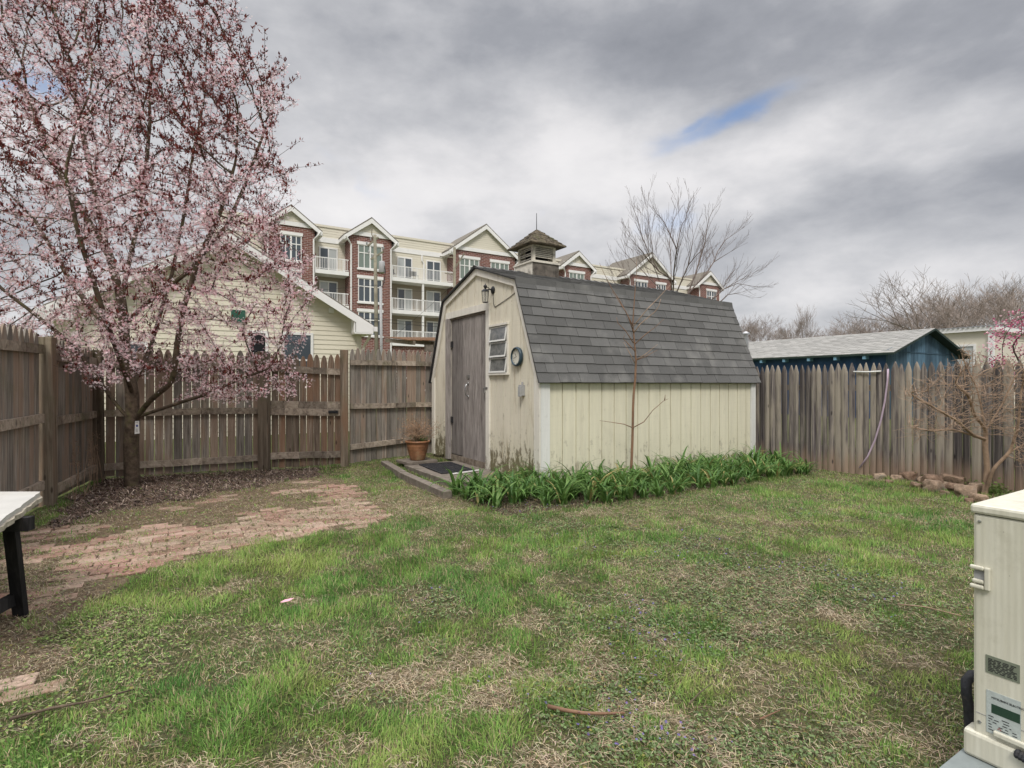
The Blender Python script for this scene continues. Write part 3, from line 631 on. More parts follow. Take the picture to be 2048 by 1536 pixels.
# clock hung on the gable
clk = empty('wall_clock', (*to_world(ORG, -.017, .44), 1.53), GA, label='round dark blue outdoor clock hanging on the cream shed gable', cat='clock')
MB().lathe([(0, 0), (.095, 0), (.116, -.012), (.119, -.03), (.113, -.048), (.100, -.056), (.098, -.05), (.096, -.03), (0, -.03)], n=40, axis='x').build('case', simple('navy clock rim', (.035, .06, .08), .2, 20, .35), clk, smooth=True)
MB().lathe([(0, -.0305), (.096, -.0305), (.096, -.0325), (0, -.0325)], n=40, axis='x').build('dial', simple('aged dial', (.62, .60, .52), .06, 12, .6), clk)
mb = MB()
for k in range(12):
    q = 2*PI*k/12; c_, s_ = math.cos(q), math.sin(q); mb.add([(-.0335, c_*.074-s_*.003, s_*.074+c_*.003), (-.0335, c_*.074+s_*.003, s_*.074-c_*.003), (-.0335, c_*.088+s_*.003, s_*.088-c_*.003), (-.0335, c_*.088-s_*.003, s_*.088+c_*.003)], [(0, 1, 2, 3), (3, 2, 1, 0)])
mb.build('hour_marks', M['black'], clk)
MB().bar((-.035, 0, 0), (-.035, .035, .045), .006, .002, (1, 0, 0)).build('hour_hand', M['black'], clk); MB().bar((-.0365, 0, 0), (-.0365, .066, -.02), .004, .002, (1, 0, 0)).build('minute_hand', M['black'], clk)
# things by the door
def sl_loc(a, b, z=0): return (*to_world(ORG, a, b), z)
mb = MB()
for k in range(4): mb.box(-.84, -.04, .5+k*.415, .5+k*.415+.408, -.03, .066+.003*(k % 2))
mb.box(-.80, -.05, .52, 2.14, -.03, .03)
o = mb.build('step_platform', M['conc'], None, (*ORG, 0), bevel=.006); o.rotation_euler.z = GA; tag(o, 'low slab platform lying in front of the shed door', 'platform')
o = MB().box(-.24, .24, -.43, .43, 0, .012).build('door_mat_base', M['rubber']); o.name = 'door_mat'
o.location = sl_loc(-.46, 1.56, .0725); o.rotation_euler.z = GA+R(-3); tag(o, 'black rubber mat with raised pattern before the shed door', 'door mat')
mb = MB()
for i in range(17):
    for j in range(30):
        if random.random() < .9: a, b = -.21+i*.0262, -.40+j*.0275; mb.box(a-.009, a+.009, b-.009, b+.009, .0121, .018)
mb.build('tread_pattern', M['rubber'], o)
o = MB().box(-.24, .24, -.19, .19, 0, .04).build('stone_slab', M['conc'], bevel=.006); o.location = sl_loc(-.60, 2.28, .069); o.rotation_euler.z = GA+R(5); tag(o, 'square stone slab under the terracotta plant pot', 'slab')
mb = MB(); mb.bar((*to_world(ORG, -.97, 2.62), .035), (*to_world(ORG, -1.10, 1.5), .045), .10, .09); o = mb.build('edging_kerb', M['conc'], bevel=.008); tag(o, 'concrete edging strip, far length beside the step platform', 'edging', 'edging strips by the shed step')
mb = MB(); mb.bar((*to_world(ORG, -1.102, 1.48), .04), (*to_world(ORG, -1.13, .06), .035), .10, .09); o = mb.build('edging_kerb', M['conc'], bevel=.008); tag(o, 'concrete edging strip, near length ending at the daylilies', 'edging', 'edging strips by the shed step')
o = MB().bar((*to_world(ORG, -.66, 1.02), .082), (*to_world(ORG, -.20, 1.12), .082), .022, .012).build('white_strip', M['white']); tag(o, 'thin white strip lying at the near end of the door mat', 'strip')
# pot with dry shrub
pot = empty('plant_pot', sl_loc(-.60, 2.25, .1115), 0, label='banded terracotta pot with dry shrub beside the shed door', cat='plant pot')
MB().lathe([(0, 0), (.098, 0), (.104, .008), (.125, .08), (.146, .16), (.158, .225), (.160, .245), (.176, .25), (.180, .262), (.176, .275), (.160, .277), (.153, .262), (.148, .25), (0, .25)], n=40).build('pot', M['terra'], pot, smooth=True)
mb = MB()
for z_, r_ in ((.08, .126), (.12, .1365), (.16, .147), (.20, .1545)): mb.lathe([(r_-.004, z_-.006), (r_+.003, z_), (r_-.004, z_+.006)], n=40)
mb.build('pot_bands', M['terra'], pot, smooth=True)
MB().lathe([(0, .24), (.15, .252), (.08, .262), (0, .266)], n=20).build('soil', simple('potting soil', (.05, .035, .025), .4, 30, .95, bump=.8), pot)
tw = MB(); leaf_p = []
for k in range(95):
    q = random.uniform(0, 2*PI); sp = random.uniform(.1, 1.05); L = random.uniform(.22, .42); p = Vector((random.uniform(-.05, .05), random.uniform(-.05, .05), .25)); d = Vector((math.cos(q)*sp, math.sin(q)*sp, random.uniform(.55, 1))).normalized(); pts = [p.copy()]
    for s_ in range(6):
        d = (d+Vector((random.gauss(0, .22), random.gauss(0, .22), random.gauss(.0, .2)))).normalized(); p = p+d*L/6; pts.append(p.copy())
        if s_ > 1: leaf_p.append(p.copy())
        if s_ > 1 and random.random() < .8:
            e = (d+Vector((random.gauss(0, .7), random.gauss(0, .7), random.gauss(0, .6)))).normalized(); tw.tube([p, p+e*.05, p+e*.09+Vector((0, 0, .015))], [.0018, .0014, .001], 3); leaf_p.append(p+e*.09)
    tw.tube(pts, [.0035-.0004*i for i in range(7)], 3)
tw.build('dry_twigs', M['twigt'], pot)
lp = np.array([tuple(p) for p in leaf_p]); n = len(lp)
DIAM = ([(0, 0, 0), (.5, .35, .1), (0, 1, 0), (-.5, .35, .1)], [(0, 1, 2), (0, 2, 3)])
scatter('dry_leaves', [(*DIAM, lp, rotmats(rng.uniform(0, 6.28, n), rng.uniform(-1, 2, n)), np.c_[rng.uniform(.008, .016, n), rng.uniform(.015, .03, n), rng.uniform(.01, .02, n)], np.array([.40, .25, .15])*rng.uniform(.6, 1.3, (n, 1)))], M['straw'], pot)
gp = np.c_[rng.normal(.03, .06, 260), rng.normal(0, .06, 260), rng.uniform(.25, .34, 260)]
scatter('green_shoots', [(*DIAM, gp, rotmats(rng.uniform(0, 6.28, 260), rng.uniform(.2, 1.6, 260)), np.c_[rng.uniform(.006, .012, 260), rng.uniform(.02, .05, 260), np.full(260, .02)], np.array([.07, .13, .03])*rng.uniform(.6, 1.5, (260, 1)))], M['leaf'], pot)

# ============================================================ FENCES
def picket_poly(w_, h, style):
    if style == 'gothic': return [(-w_/2, 0), (w_/2, 0), (w_/2, h-.15), (w_*.47, h-.10), (w_*.33, h-.045), (w_*.16, h-.01), (0, h), (-w_*.16, h-.01), (-w_*.33, h-.045), (-w_*.47, h-.10), (-w_/2, h-.15)]
    return [(-w_/2, 0), (w_/2, 0), (w_/2, h-.12), (w_*.12, h-.005), (-w_*.12, h-.005), (-w_/2, h-.12)]
def fence_run(par, A, B, h0, h1, pitch, pw, rails, matp, matr, style='gothic', side=1, z0=0, over=0.0, gaph=.02):
    A = Vector((*A, 0)); B = Vector((*B, 0)); d = (B-A); L = d.length; d.normalize(); nrm = Vector((d.y, -d.x, 0))*side   # towards the yard
    mb = MB(); n = round(L/pitch); pw = L/n-(pitch-pw)
    for i in range(n):
        s = (i+.5)*L/n; p = A+d*s-nrm*.012; h = h0+(h1-h0)*s/L+random.gauss(0, .006)
        zb = gzf(p.x, p.y)+gaph+random.uniform(0, .015)+z0; w_ = pw+random.uniform(-.003, .003); tl = random.gauss(0, .0025)
        pol = [(a+tl*b, b) for a, b in picket_poly(w_, h-gaph, style)]
        mb.prism(pol, p+Vector((0, 0, zb)), d, (0, 0, 1), -nrm, .018)
    mb.build('pickets', matp, par)
    for (za, zb_, ht) in rails:
        a = A+nrm*.012; b = B+nrm*.012; mb = MB(); k = 5
        pts = [a+(b-a)*i/k+Vector((0, 0, za+(zb_-za)*i/k+random.gauss(0, .003))) for i in range(k+1)]
        for p_, q_ in zip(pts[:-1], pts[1:]): mb.bar(p_, q_, .04, ht, c=random.random())
        mb.build('rail', matr, par)
def post(par, x, y, h, wd=.1, rz=0, z0=-.05, mat=None, cap=True):
    mb = MB(); mb.box(-wd/2, wd/2, -wd/2, wd/2, z0, h); o = mb.build('post', mat or M['post'], par, (x, y, gzf(x, y)), bevel=.006); o.rotation_euler = (random.gauss(0, .006), random.gauss(0, .006), rz); return o
la = math.atan2(1.5, -.66)
f1 = empty('picket_fence', (-4.54, 5.3, 0), label='weathered picket fence along the left of the yard with a knotty square post', cat='fence', group='wooden picket fence sections')
def rel(e, pts): return [(p[0]-e.location.x, p[1]-e.location.y) for p in pts]
class Off:
    "run a builder in world coordinates under an Empty"
    def __init__(s, e): s.e = e; s.k = set(bpy.data.objects)
    def __enter__(s): return s
    def __exit__(s, *a):
        bpy.context.view_layer.update(); inv = s.e.matrix_world.inverted()
        for o in bpy.data.objects:
            if o not in s.k and o.parent is s.e: o.matrix_parent_inverse = inv
with Off(f1):
    fence_run(f1, (-3.42, 2.75), (-4.50, 5.2), 1.71, 1.68, .112, .109, [(1.5, 1.53, .085), (.84, .875, .085), (.2, .23, .085)], M['fence'], M['rail'], side=1)
    fence_run(f1, (-4.58, 5.38), (-5.17, 6.74), 1.66, 1.63, .105, .102, [(1.475, 1.475, .085), (.82, .83, .085), (.12, .16, .085)], M['fence'], M['rail'], side=1)
    post(f1, -4.54, 5.32, 1.64, .135, la)
    post(f1, -5.16, 6.80, 1.62, .12, la)
f2 = empty('picket_fence', (-3.5, 7.6, 0), label='weathered picket fence panel behind the blossoming tree trunk', cat='fence', group='wooden picket fence sections')
with Off(f2):
    fence_run(f2, (-5.115, 6.845), (-3.51, 7.62), 1.66, 1.64, .108, .100, [(1.45, 1.45, .085), (.835, .835, .085), (.155, .175, .085)], M['fence'], M['rail'], side=1)
    post(f2, -3.46, 7.62, 1.66, .135, .1)
gt = empty('garden_gate', (-2.9, 7.8, 0), label='reddish brown picket gate with black latch between two posts', cat='gate')
with Off(gt):
    fence_run(gt, (-3.40, 7.69), (-2.47, 7.86), 1.64, 1.60, .092, .084, [(1.43, 1.37, .09), (.915, .895, .10), (.815, .79, .10), (.185, .19, .09)], M['gatew'], M['rail'], side=1)
o = MB().box(-.13, 0, -.045, -.015, -.02, .02).tube([(-.12, -.045, .0), (-.12, -.06, .0), (-.03, -.06, .0), (-.03, -.045, 0)], .006, 6).build('latch', M['black']); o.parent = gt; o.location = (.40, .04, .80); o.rotation_euler.z = .18
f3 = empty('picket_fence', (-1.8, 8.5, 0), label='grey picket fence section between the gate and the shed', cat='fence', group='wooden picket fence sections')
with Off(f3):
    fence_run(f3, (-2.36, 7.93), (-1.02, 9.24), 1.69, 1.69, .0875, .0785, [(1.515, 1.53, .075), (.875, .86, .075), (.285, .335, .075)], M['fence'], M['rail'], side=1)
    fence_run(f3, (-1.02, 9.26), (.9, 11.1), 1.69, 1.69, .0875, .0785, [(1.515, 1.53, .075), (.875, .86, .075), (.285, .335, .075)], M['fence'], M['rail'], side=1)
    post(f3, -2.41, 7.85, 1.67, .105, .2)
f4 = empty('stockade_fence', (4.9, 6.8, 0), label='dark grey pointed stockade fence along the right of the yard', cat='fence')
mb = MB(); A = Vector((2.9, 9.52)); B = Vector((7.2, 3.95)); d = (B-A).normalized(); L = (B-A).length; s = 0
nrm = Vector((-d.y, d.x)); nrm = -nrm if nrm.dot(Vector((-1, -.5))) < 0 else nrm
while s < L:
    w_ = random.uniform(.07, .098); c = A+d*(s+w_/2); h = 1.475+random.gauss(0, .008); dp = random.uniform(.016, .026); z0 = gzf(c.x, c.y)-.02; tl = random.gauss(0, .003)
    vs = []
    for z, k, kk in ((z0, 1, 1), (h-.12, 1, 1), (h-.07, .72, .95), (h-.025, .36, .8), (h, .12, .5)):
        for u, v in ((-.5, 0), (-.40, .62), (-.12, 1), (.12, 1), (.40, .62), (.5, 0)):
            q = c+d*(u*w_*.985*k+tl*z)+nrm*(v*dp*kk); vs.append((q.x-4.9, q.y-6.8, z))
    fs = [(r*6+i, r*6+i+1, (r+1)*6+i+1, (r+1)*6+i) for r in range(4) for i in range(5)]+[(24, 25, 26, 27, 28, 29)]+[(r*6+5, r*6, (r+1)*6, (r+1)*6+5) for r in range(4)]
    mb.add(vs, fs); s += w_+random.choice([0, 0, .0, .002])
mb.build('pickets', M['stock'], f4)
mb = MB()
for z in (.3, 1.15): mb.bar((A.x-4.9-nrm.x*.025, A.y-6.8-nrm.y*.025, z), (B.x-4.9-nrm.x*.025, B.y-6.8-nrm.y*.025, z), .045, .08)
mb.build('rails', M['rail'], f4)
def onf4(px, py, off=.03):
    r = (px-1024)/F; a = A+nrm*off; k = (r*a.y-a.x)/(d.x-r*d.y); x, y = a.x+d.x*k, a.y+d.y*k; return (x, y, CH+(768-py)/F*y)
mb = MB(); mb.tube([onf4(1776, 738, .035), onf4(1775, 760, .04), onf4(1770, 800, .045), onf4(1762, 840, .05), onf4(1750, 880, .06), onf4(1736, 912, .07), onf4(1719, 936, .10)], .011, 8)
tag(mb.build('garden_hose', simple('faded lilac hose', (.42, .33, .40), .15, 20, .5), smooth=True), 'pale lilac hose hanging down the grey stockade fence', 'hose')
tag(MB().tube([onf4(1707, 743.5, .04), onf4(1735, 744, .04), onf4(1762, 742.5, .04)], .010, 8).build('rod', M['trimclean'], smooth=True), 'short pale rod fixed across the stockade picket tops', 'rod')
# ============================================================ APARTMENT BUILDING (4 storeys, receding along the street grid)
AO = (-11.05, 50.0)
def s_at(px, back=0.0):
    ox, oy = AO[0]-GS*back, AO[1]+GC*back; r = (px-1024)/F; return (r*oy-ox)/(GC-r*GS)
apt = empty('apartment_building', (*AO, 0), GA, label='four storey brick and cream siding apartment building with gabled bays and balconies', cat='building')
def laps(mb, x0, x1, z0, z1, y, pitch=.2, out=.018, topf=None):
    z = z0
    while z < z1-.01:
        zt = min(z+pitch, z1)
        if topf: a0, b0 = topf(z); a1, b1 = topf(zt)
        else: a0, b0, a1, b1 = x0, x1, x0, x1
        if b0-a0 > .02 or b1-a1 > .02:
            if b1 < a1: a1 = b1 = (a1+b1)/2
            mb.add([(a0, y-out, z), (b0, y-out, z), (b1, y-.002, zt), (a1, y-.002, zt), (a0, y, z), (b0, y, z)], [(0, 1, 2, 3), (4, 5, 1, 0)])
        z += pitch
FL = [5.1, 8.08, 11.07]; BK = 1.5
sL, sR = s_at(434), s_at(1448.5)
bays = [(532, 629, 2), (699, 783, 2), (907, 1030, 4), (1128, 1182, 2), (1258, 1343, 4), (1397, 1439, 2)]
bs = [(s_at(a), s_at(b)) for a, b, _ in bays]
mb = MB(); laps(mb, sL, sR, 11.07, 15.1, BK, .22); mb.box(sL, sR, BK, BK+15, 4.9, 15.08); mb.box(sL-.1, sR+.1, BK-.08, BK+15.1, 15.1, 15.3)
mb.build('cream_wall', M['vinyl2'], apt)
mb = MB(); laps(mb, sL, sR, 5.1, 11.0, BK-.005, .22); mb.build('shaded_taupe_wall', M['taupe'], apt)
MB().box(sL, sR, .25, BK+.3, -1.5, 4.75).build('brick_base', M['brick'], apt)
MB().box(sL, sR, BK-.06, BK-.005, 13.75, 14.2).build('frieze_board', M['white'], apt)
def bwin(parent, x0, x1, z0, z1, y, cols_, gl, hbar=.66):
    f = MB(); f.box(x0-.1, x1+.1, y-.1, y-.01, z1, z1+.26); f.box(x0-.1, x1+.1, y-.12, y-.01, z0-.16, z0)
    w = .07; f.box(x0, x0+w, y-.06, y+.02, z0, z1); f.box(x1-w, x1, y-.06, y+.02, z0, z1); f.box(x0+w, x1-w, y-.06, y+.02, z1-w, z1); f.box(x0+w, x1-w, y-.06, y+.02, z0, z0+w)
    for k in range(1, cols_):
        xx = x0+(x1-x0)*k/cols_; ww = .07 if k == cols_//2 else .035; f.box(xx-ww, xx+ww, y-.055, y+.02, z0+w, z1-w)
    f.box(x0+w, x1-w, y-.05, y+.02, z0+(z1-z0)*hbar-.04, z0+(z1-z0)*hbar+.04)
    o = f.build('window', M['white'], parent); MB().box(x0+w, x1-w, y-.012, y+.02, z0+w, z1-w).build('pane', gl, o)
wins = {0: [(560, 603)], 1: [(716, 764)], 2: [(919, 958), (981, 1017)], 3: [(1138, 1168)], 4: [(1269, 1294), (1312, 1331)], 5: [(1413, 1432)]}
for i, (s0, s1) in enumerate(bs):
    bay = MB().box(s0, s1, 0, BK+.2, -1.5, 14.4).build('brick_bay', M['brick'], apt)
    c = (s0+s1)/2; hw = (s1-s0)/2+.5; rise = hw*.74; z0 = 14.25
    tri = MB(); laps(tri, 0, 0, 14.42, z0+rise-.1, 0, .2, .018, lambda z: (c-(hw*(1-(z-z0)/rise)), c+(hw*(1-(z-z0)/rise)))); tri.prism([(c-hw+.25, 14.42), (c+hw-.25, 14.42), (c, z0+rise-.15)], (0, 0, 0), (1, 0, 0), (0, 0, 1), (0, 1, 0), BK+3); tri.build('gable', M['vinyl2'], apt)
    MB().box(s0-.05, s1+.05, -.09, -.002, 14.40, 14.75).build('gable_trim', M['white'], apt)
    rf = MB()
    for sg in (-1, 1):
        e = (c+sg*(hw+.1), z0-.1); p = (c, z0+rise); n_ = Vector((-sg*(p[1]-e[1]), 0, -(abs(p[0]-e[0])))); 
        rf.prism([e, p, (p[0], p[1]+.12), (e[0], e[1]+.12)], (0, -.26, 0), (1, 0, 0), (0, 0, 1), (0, 1, 0), 7.26)
    rfo = rf.build('gable_roof', M['shingle3'], apt)
    fa = MB()
    for sg in (-1, 1):
        e = (c+sg*(hw+.12), z0-.12); p = (c, z0+rise-.02); fa.prism([e, p, (p[0], p[1]-.42), (e[0]-sg*.1, e[1]-.28)], (0, -.32, 0), (1, 0, 0), (0, 0, 1), (0, 1, 0), .055)
        fa.box(min(e[0], e[0]-sg*.42), max(e[0], e[0]-sg*.42), -.26, BK+2, e[1]-.30, e[1]-.02)
    fa.build('bargeboard', M['white'], rfo)
    for (a, b) in wins[i]:
        xa, xb = s_at(a), s_at(b)
        for k, zf in enumerate(FL if i < 2 else FL[1:] if i < 3 else FL[2:]):
            bwin(apt, xa, xb, zf+.45, zf+2.55, 0, 4 if xb-xa > 1.5 else 2, M['glass'] if (k+i) % 3 else M['glassg'] if 'glassg' in M else M['glass'])
    # downpipes on the bay edges
    for xx, lean in ((s0+.12, 1), (s1-.08, -1)):
        MB().tube([(xx-lean*.5, -.35, 14.15), (xx-lean*.35, -.3, 13.9), (xx, -.08, 13.5), (xx, -.08, 2.2 if i else 1)], .07, 6).build('downpipe', M['white'], apt)
MB().tube([(s_at(783), -.08, 2.6), (s_at(783)+1.6, .15, 1.7), (s_at(783)+4, .15, .2)], .07, 6).build('downpipe', M['white'], apt)
def balcony(x0, x1, zf, rail=True):
    o = MB().box(x0, x1, 0, BK, zf-.36, zf).build('balcony', M['white'], apt)
    mb = MB(); mb.box(x0, x1, .05, .09, zf+1.0, zf+1.07); mb.box(x0, x1, .05, .09, zf+.08, zf+.12); x = x0+.06
    while x < x1: mb.box(x, x+.03, .055, .085, zf+.12, zf+1.0); x += .14
    for k in range(int((x1-x0)/2.4)+1): xx = x0+k*2.4; mb.box(xx, xx+.09, .03, .11, zf, zf+1.09)
    mb.build('railing', M['white'], o)
def slider(x0, x1, zf, k):
    y = BK-.03; f = MB(); w = .1
    f.box(x0, x1, y-.06, y, zf+2.15, zf+2.27); f.box(x0, x0+w, y-.06, y, zf, zf+2.15); f.box(x1-w, x1, y-.06, y, zf, zf+2.15); xm = (x0+x1)/2; f.box(xm-.05, xm+.05, y-.055, y, zf, zf+2.15)
    o = f.build('balcony_door', M['white'], apt)
    MB().box(x0+w, xm-.05, y-.02, y, zf, zf+2.15).build('pane', M['glassb'] if k % 2 == 0 else M['glass'], o); MB().box(xm+.05, x1-w, y-.02, y, zf, zf+2.15).build('pane', M['glass'] if k % 3 else M['glassb'], o)
gaps = [(sL+.2, bs[0][0]-.05), (bs[0][1]+.05, bs[1][0]-.05), (bs[1][1]+.05, bs[2][0]-.05), (bs[2][1]+.05, bs[3][0]-.05), (bs[3][1]+.05, bs[4][0]-.05), (bs[4][1]+.05, bs[5][0]-.05)]
sl_ = {1: [(638, 675)], 2: [(794, 824), (852, 881)], 0: [(470, 500)]}
for i, (x0, x1) in enumerate(gaps[:3]):
    for k, zf in enumerate(FL):
        balcony(x0, x1, zf)
        for j, (a, b) in enumerate(sl_[i]): slider(s_at(a, BK), s_at(b, BK), zf, k+j+i)
xx = s_at(846, .1)
for k in (0, 1): MB().box(xx-.09, xx+.09, .05, .22, FL[k], FL[k+1]-.36).build('post', M['white'], apt)
MB().tube([(s_at(843, BK), BK-.1, 13.7), (s_at(843, BK), BK-.12, 13.2), (s_at(847, BK), BK-.1, 12.9), (s_at(847, BK), BK-.1, 11.1)], .08, 6).build('downpipe', M['white'], apt)
for a_ in (826, 832, 785):      # little chairs on the top balcony
    x_ = s_at(a_); ch = MB(); ch.box(x_, x_+.45, .5, .9, 11.07+.42, 11.07+.46); ch.box(x_, x_+.45, .88, .92, 11.53, 11.95)
    for u in (0, .41):
        for v in (.5, .87): ch.box(x_+u, x_+u+.03, v, v+.03, 11.07, 11.49)
    ch.build('patio_seat', M['black'], apt)

# ============================================================ NEIGHBOUR HOUSE
HO = (-3.9, 14.0)
hou = empty('neighbor_house', (*HO, 0), GA, label='one storey cream vinyl sided house gable behind the left fence', cat='house')
def hs(px): r = (px-1024)/F; return (r*HO[1]-HO[0])/(GC-r*GS)
hr, hl = 0.0, -6.1; hm = -3.0; he, hp = 2.75, 4.50
def hz(x): return he+(hp-he)*(1-abs(x-hm)/(3.05))
mb = MB()
def hspan(z):
    if z <= he: return (hl, hr)
    k = 3.05*(1-(z-he)/(hp-he)); return (hm-k, hm+k)
laps(mb, 0, 0, 0, 4.55, 0, .115, .014, hspan); mb.prism([(hl, 0), (hr, 0), (hr, he), (hm, hp-.02), (hl, he)], (0, .002, 0), (1, 0, 0), (0, 0, 1), (0, 1, 0), 9)
mb.build('siding_wall', M['vinyl'], hou)
MB().box(-.10, .025, -.03, -.015, 0, he+.05).build('corner_trim', M['vinyl'], hou)
ro = MB(); wh = MB()
for sg in (-1, 1):
    xe = hm+sg*3.23; ze = he-.13; n_ = .1
    ro.prism([(xe, ze), (hm, hp), (hm, hp+.11), (xe-sg*.02, ze+.11)], (0, -.32, 0), (1, 0, 0), (0, 0, 1), (0, 1, 0), 9.7)
    wh.prism([(xe+sg*.01, ze+.06), (hm, hp+.06), (hm, hp-.13), (xe-sg*.0, ze-.13)], (0, -.345, 0), (1, 0, 0), (0, 0, 1), (0, 1, 0), .024)
    wh.prism([(xe-sg*.02, ze-.0), (hm, hp-.002), (hm, hp-.03), (xe-sg*.02, ze-.03)], (0, -.32, 0), (1, 0, 0), (0, 0, 1), (0, 1, 0), .31)
    wh.box(min(xe, xe-sg*.46), max(xe, xe-sg*.46), -.345, 9.3, ze-.16, ze-.13); wh.prism([(xe-sg*.44, ze-.13), (xe-sg*.44, ze+.22), (xe-sg*.47, ze+.24), (xe-sg*.47, ze-.13)], (0, -.32, 0), (1, 0, 0), (0, 0, 1), (0, 1, 0), .32); wh.box(xe-.012, xe+.012, -.34, 9.3, ze-.15, ze+.05)
    wh.prism([(xe, ze-.13), (xe, ze+.05), (xe-sg*.43, ze+.24), (xe-sg*.43, ze-.13)], (0, -.348, 0), (1, 0, 0), (0, 0, 1), (0, 1, 0), .02)
    wh.box(min(xe+sg*.01, xe+sg*.13), max(xe+sg*.01, xe+sg*.13), -.3, 9.2, ze-.08, ze+.04)
rr = ro.build('roof', M['shingle3'], hou); wh.build('fascia', M['white'], rr)
MB().tube([(.20, -.2, he-.22), (.18, -.2, he-.36), (.08, -.06, he-.58), (.07, -.05, he-.7), (.07, -.05, 0)], .035, 6).build('downpipe', M['vinyl'], hou)
MB().box(hs(657), hs(665)+.03, -.04, -.014, CH+(768-626)/F*13.6, CH+(768-616)/F*13.6).build('wall_vent', M['white'], hou)
def hwin(x0, x1, z0, z1, gl, mid=.5):
    f = MB(); w = .06; f.box(x0, x0+w, -.04, 0, z0, z1); f.box(x1-w, x1, -.04, 0, z0, z1); f.box(x0+w, x1-w, -.04, 0, z1-w, z1); f.box(x0+w, x1-w, -.04, 0, z0, z0+w); f.box(x0+w, x1-w, -.035, 0, z0+(z1-z0)*mid-.02, z0+(z1-z0)*mid+.02)
    o = f.build('window', M['white'], hou); MB().box(x0+w, x1-w, -.018, 0, z0+w, z1-w).build('pane', gl, o)
hwin(hs(563), hs(626), 1.25, 2.45, M['glass'], .44); hwin(hs(495), hs(536), 1.2, 2.45, M['dark'], .5); hwin(hs(232), hs(296), 1.2, 2.1, M['glass'], .45)
MB().box(hs(462), hs(490), -.05, -.015, 2.62, 2.9).build('green_shutter', simple('green shutter', (.03, .10, .07), .1, 5), hou)

# ============================================================ BLUE GARAGE, VENT, CREAM BUILDING
gar = empty('garage', (12.72, 18.5, 0), GA, label='blue wooden garage with pale grey shingle roof behind the stockade fence', cat='garage')
GW, GL_, GE, GP_ = 5.55, 7.6, 2.36, 3.17
mb = MB(); x = 0
while x < GW:
    x1 = min(x+.28, GW); f_ = lambda q: GE+(GP_-GE)*(1-abs(q-GW/2)/(GW/2)); pts = [(x+.006, 0), (x1-.006, 0), (x1-.006, f_(x1))]+([(GW/2, GP_)] if x < GW/2 < x1 else [])+[(x+.006, f_(x))]
    mb.prism(pts, (0, -.02, 0), (1, 0, 0), (0, 0, 1), (0, 1, 0), .02); x += .28
mb.box(0, GW, .0, .02, 0, GE); mb.box(.02, GW-.02, -.035, -.02, GE-.06, GE-.02)
mb.build('gable_wall', M['bluew'], gar)
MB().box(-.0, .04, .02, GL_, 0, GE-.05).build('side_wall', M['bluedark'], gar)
mb = MB(); slope_n = 9
def gslope(sg):
    p0 = (-.28 if sg < 0 else GW+.28, GE-.11); p1 = (GW/2, GP_+.04); L = math.hypot(p1[0]-p0[0], p1[1]-p0[1])
    for r_ in range(14):
        y = -.35-(.17 if r_ % 2 else 0)
        t0, t1 = r_/14, min(1, (r_+1.2)/14)
        while y < GL_:
            a, b = max(y+.004, -.35), min(y+.33, GL_); l_ = random.uniform(.012, .022)
            if b > a:
                P0 = (p0[0]+(p1[0]-p0[0])*t0, p0[1]+(p1[1]-p0[1])*t0); P1 = (p0[0]+(p1[0]-p0[0])*t1, p0[1]+(p1[1]-p0[1])*t1)
                mb.add([(P0[0], a, P0[1]+l_), (P0[0], b, P0[1]+l_), (P1[0], b, P1[1]+.004), (P1[0], a, P1[1]+.004), (P0[0], a, P0[1]), (P0[0], b, P0[1])], [(0, 1, 2, 3), (0, 1, 5, 4)])
            y += .335
gslope(-1); gslope(1); rf = mb.build('roof', M['shingle2'], gar)
mb = MB()
for sg in (-1, 1):
    e = (GW/2+sg*(GW/2+.28), GE-.11); mb.prism([e, (GW/2, GP_+.04), (GW/2, GP_-.03), (e[0], e[1]-.07)], (0, -.345, 0), (1, 0, 0), (0, 0, 1), (0, 1, 0), GL_+.34)
mb.build('roof_deck', simple('dark green edge', (.02, .035, .03), .2, 5), rf)
for k in range(10):
    y = .55+k*.98; MB().box(-.26, -.0, y, y+.10, GE-.30, GE-.17).build('rafter_tail', simple('pale blue tail', (.16, .30, .42), .1, 5) if k == 0 else bpy.data.materials['pale blue tail'], gar)
v = P(1535, 655, 21.5)
tag(MB().lathe([(0, 1.6), (.11, 1.6), (.11, 3.22), (.09, 3.24), (.09, 3.30), (.17, 3.33), (.17, 3.38), (.06, 3.46), (0, 3.46)], (v[0], 23.5, 0), 14).build('vent_pipe', M['steel'], smooth=False), 'capped metal vent pipe rising behind the grey garage roof', 'vent pipe')
cb = empty('outbuilding', (22.9, 26.0, 0), GA, label='cream flat roofed outbuilding with wide windows behind the blue garage', cat='building')
mb = MB(); mb.box(0, 7, 0, 13, 0, 3.75); mb.build('wall', M['vinyl2'], cb); MB().box(-.18, 7.2, -.2, 13.2, 3.752, 3.95).build('fascia', M['white'], cb)
mb = MB()
for k in range(66): mb.box(-.24, 7.25, -.2+k*.2, -.2+k*.2+.11, 3.95, 4.0)
mb.build('ribbed_roof', M['steel'], cb)
for k in range(4):
    y = .6+k*3.1; f = MB(); f.box(-.06, .0, y, y+2.6, 3.05, 3.15); f.box(-.06, 0, y, y+.1, 1.2, 3.05); f.box(-.06, 0, y+2.5, y+2.6, 1.2, 3.05); o = f.build('window', M['white'], cb)
    MB().box(-.02, 0, y+.1, y+2.5, 1.2, 3.05).build('pane', M['glassb'], o)
for k in range(5): MB().box(-.1, -.002, -.1+k*3.1, .12+k*3.1, 0, 3.75).build('post', M['white'], cb)

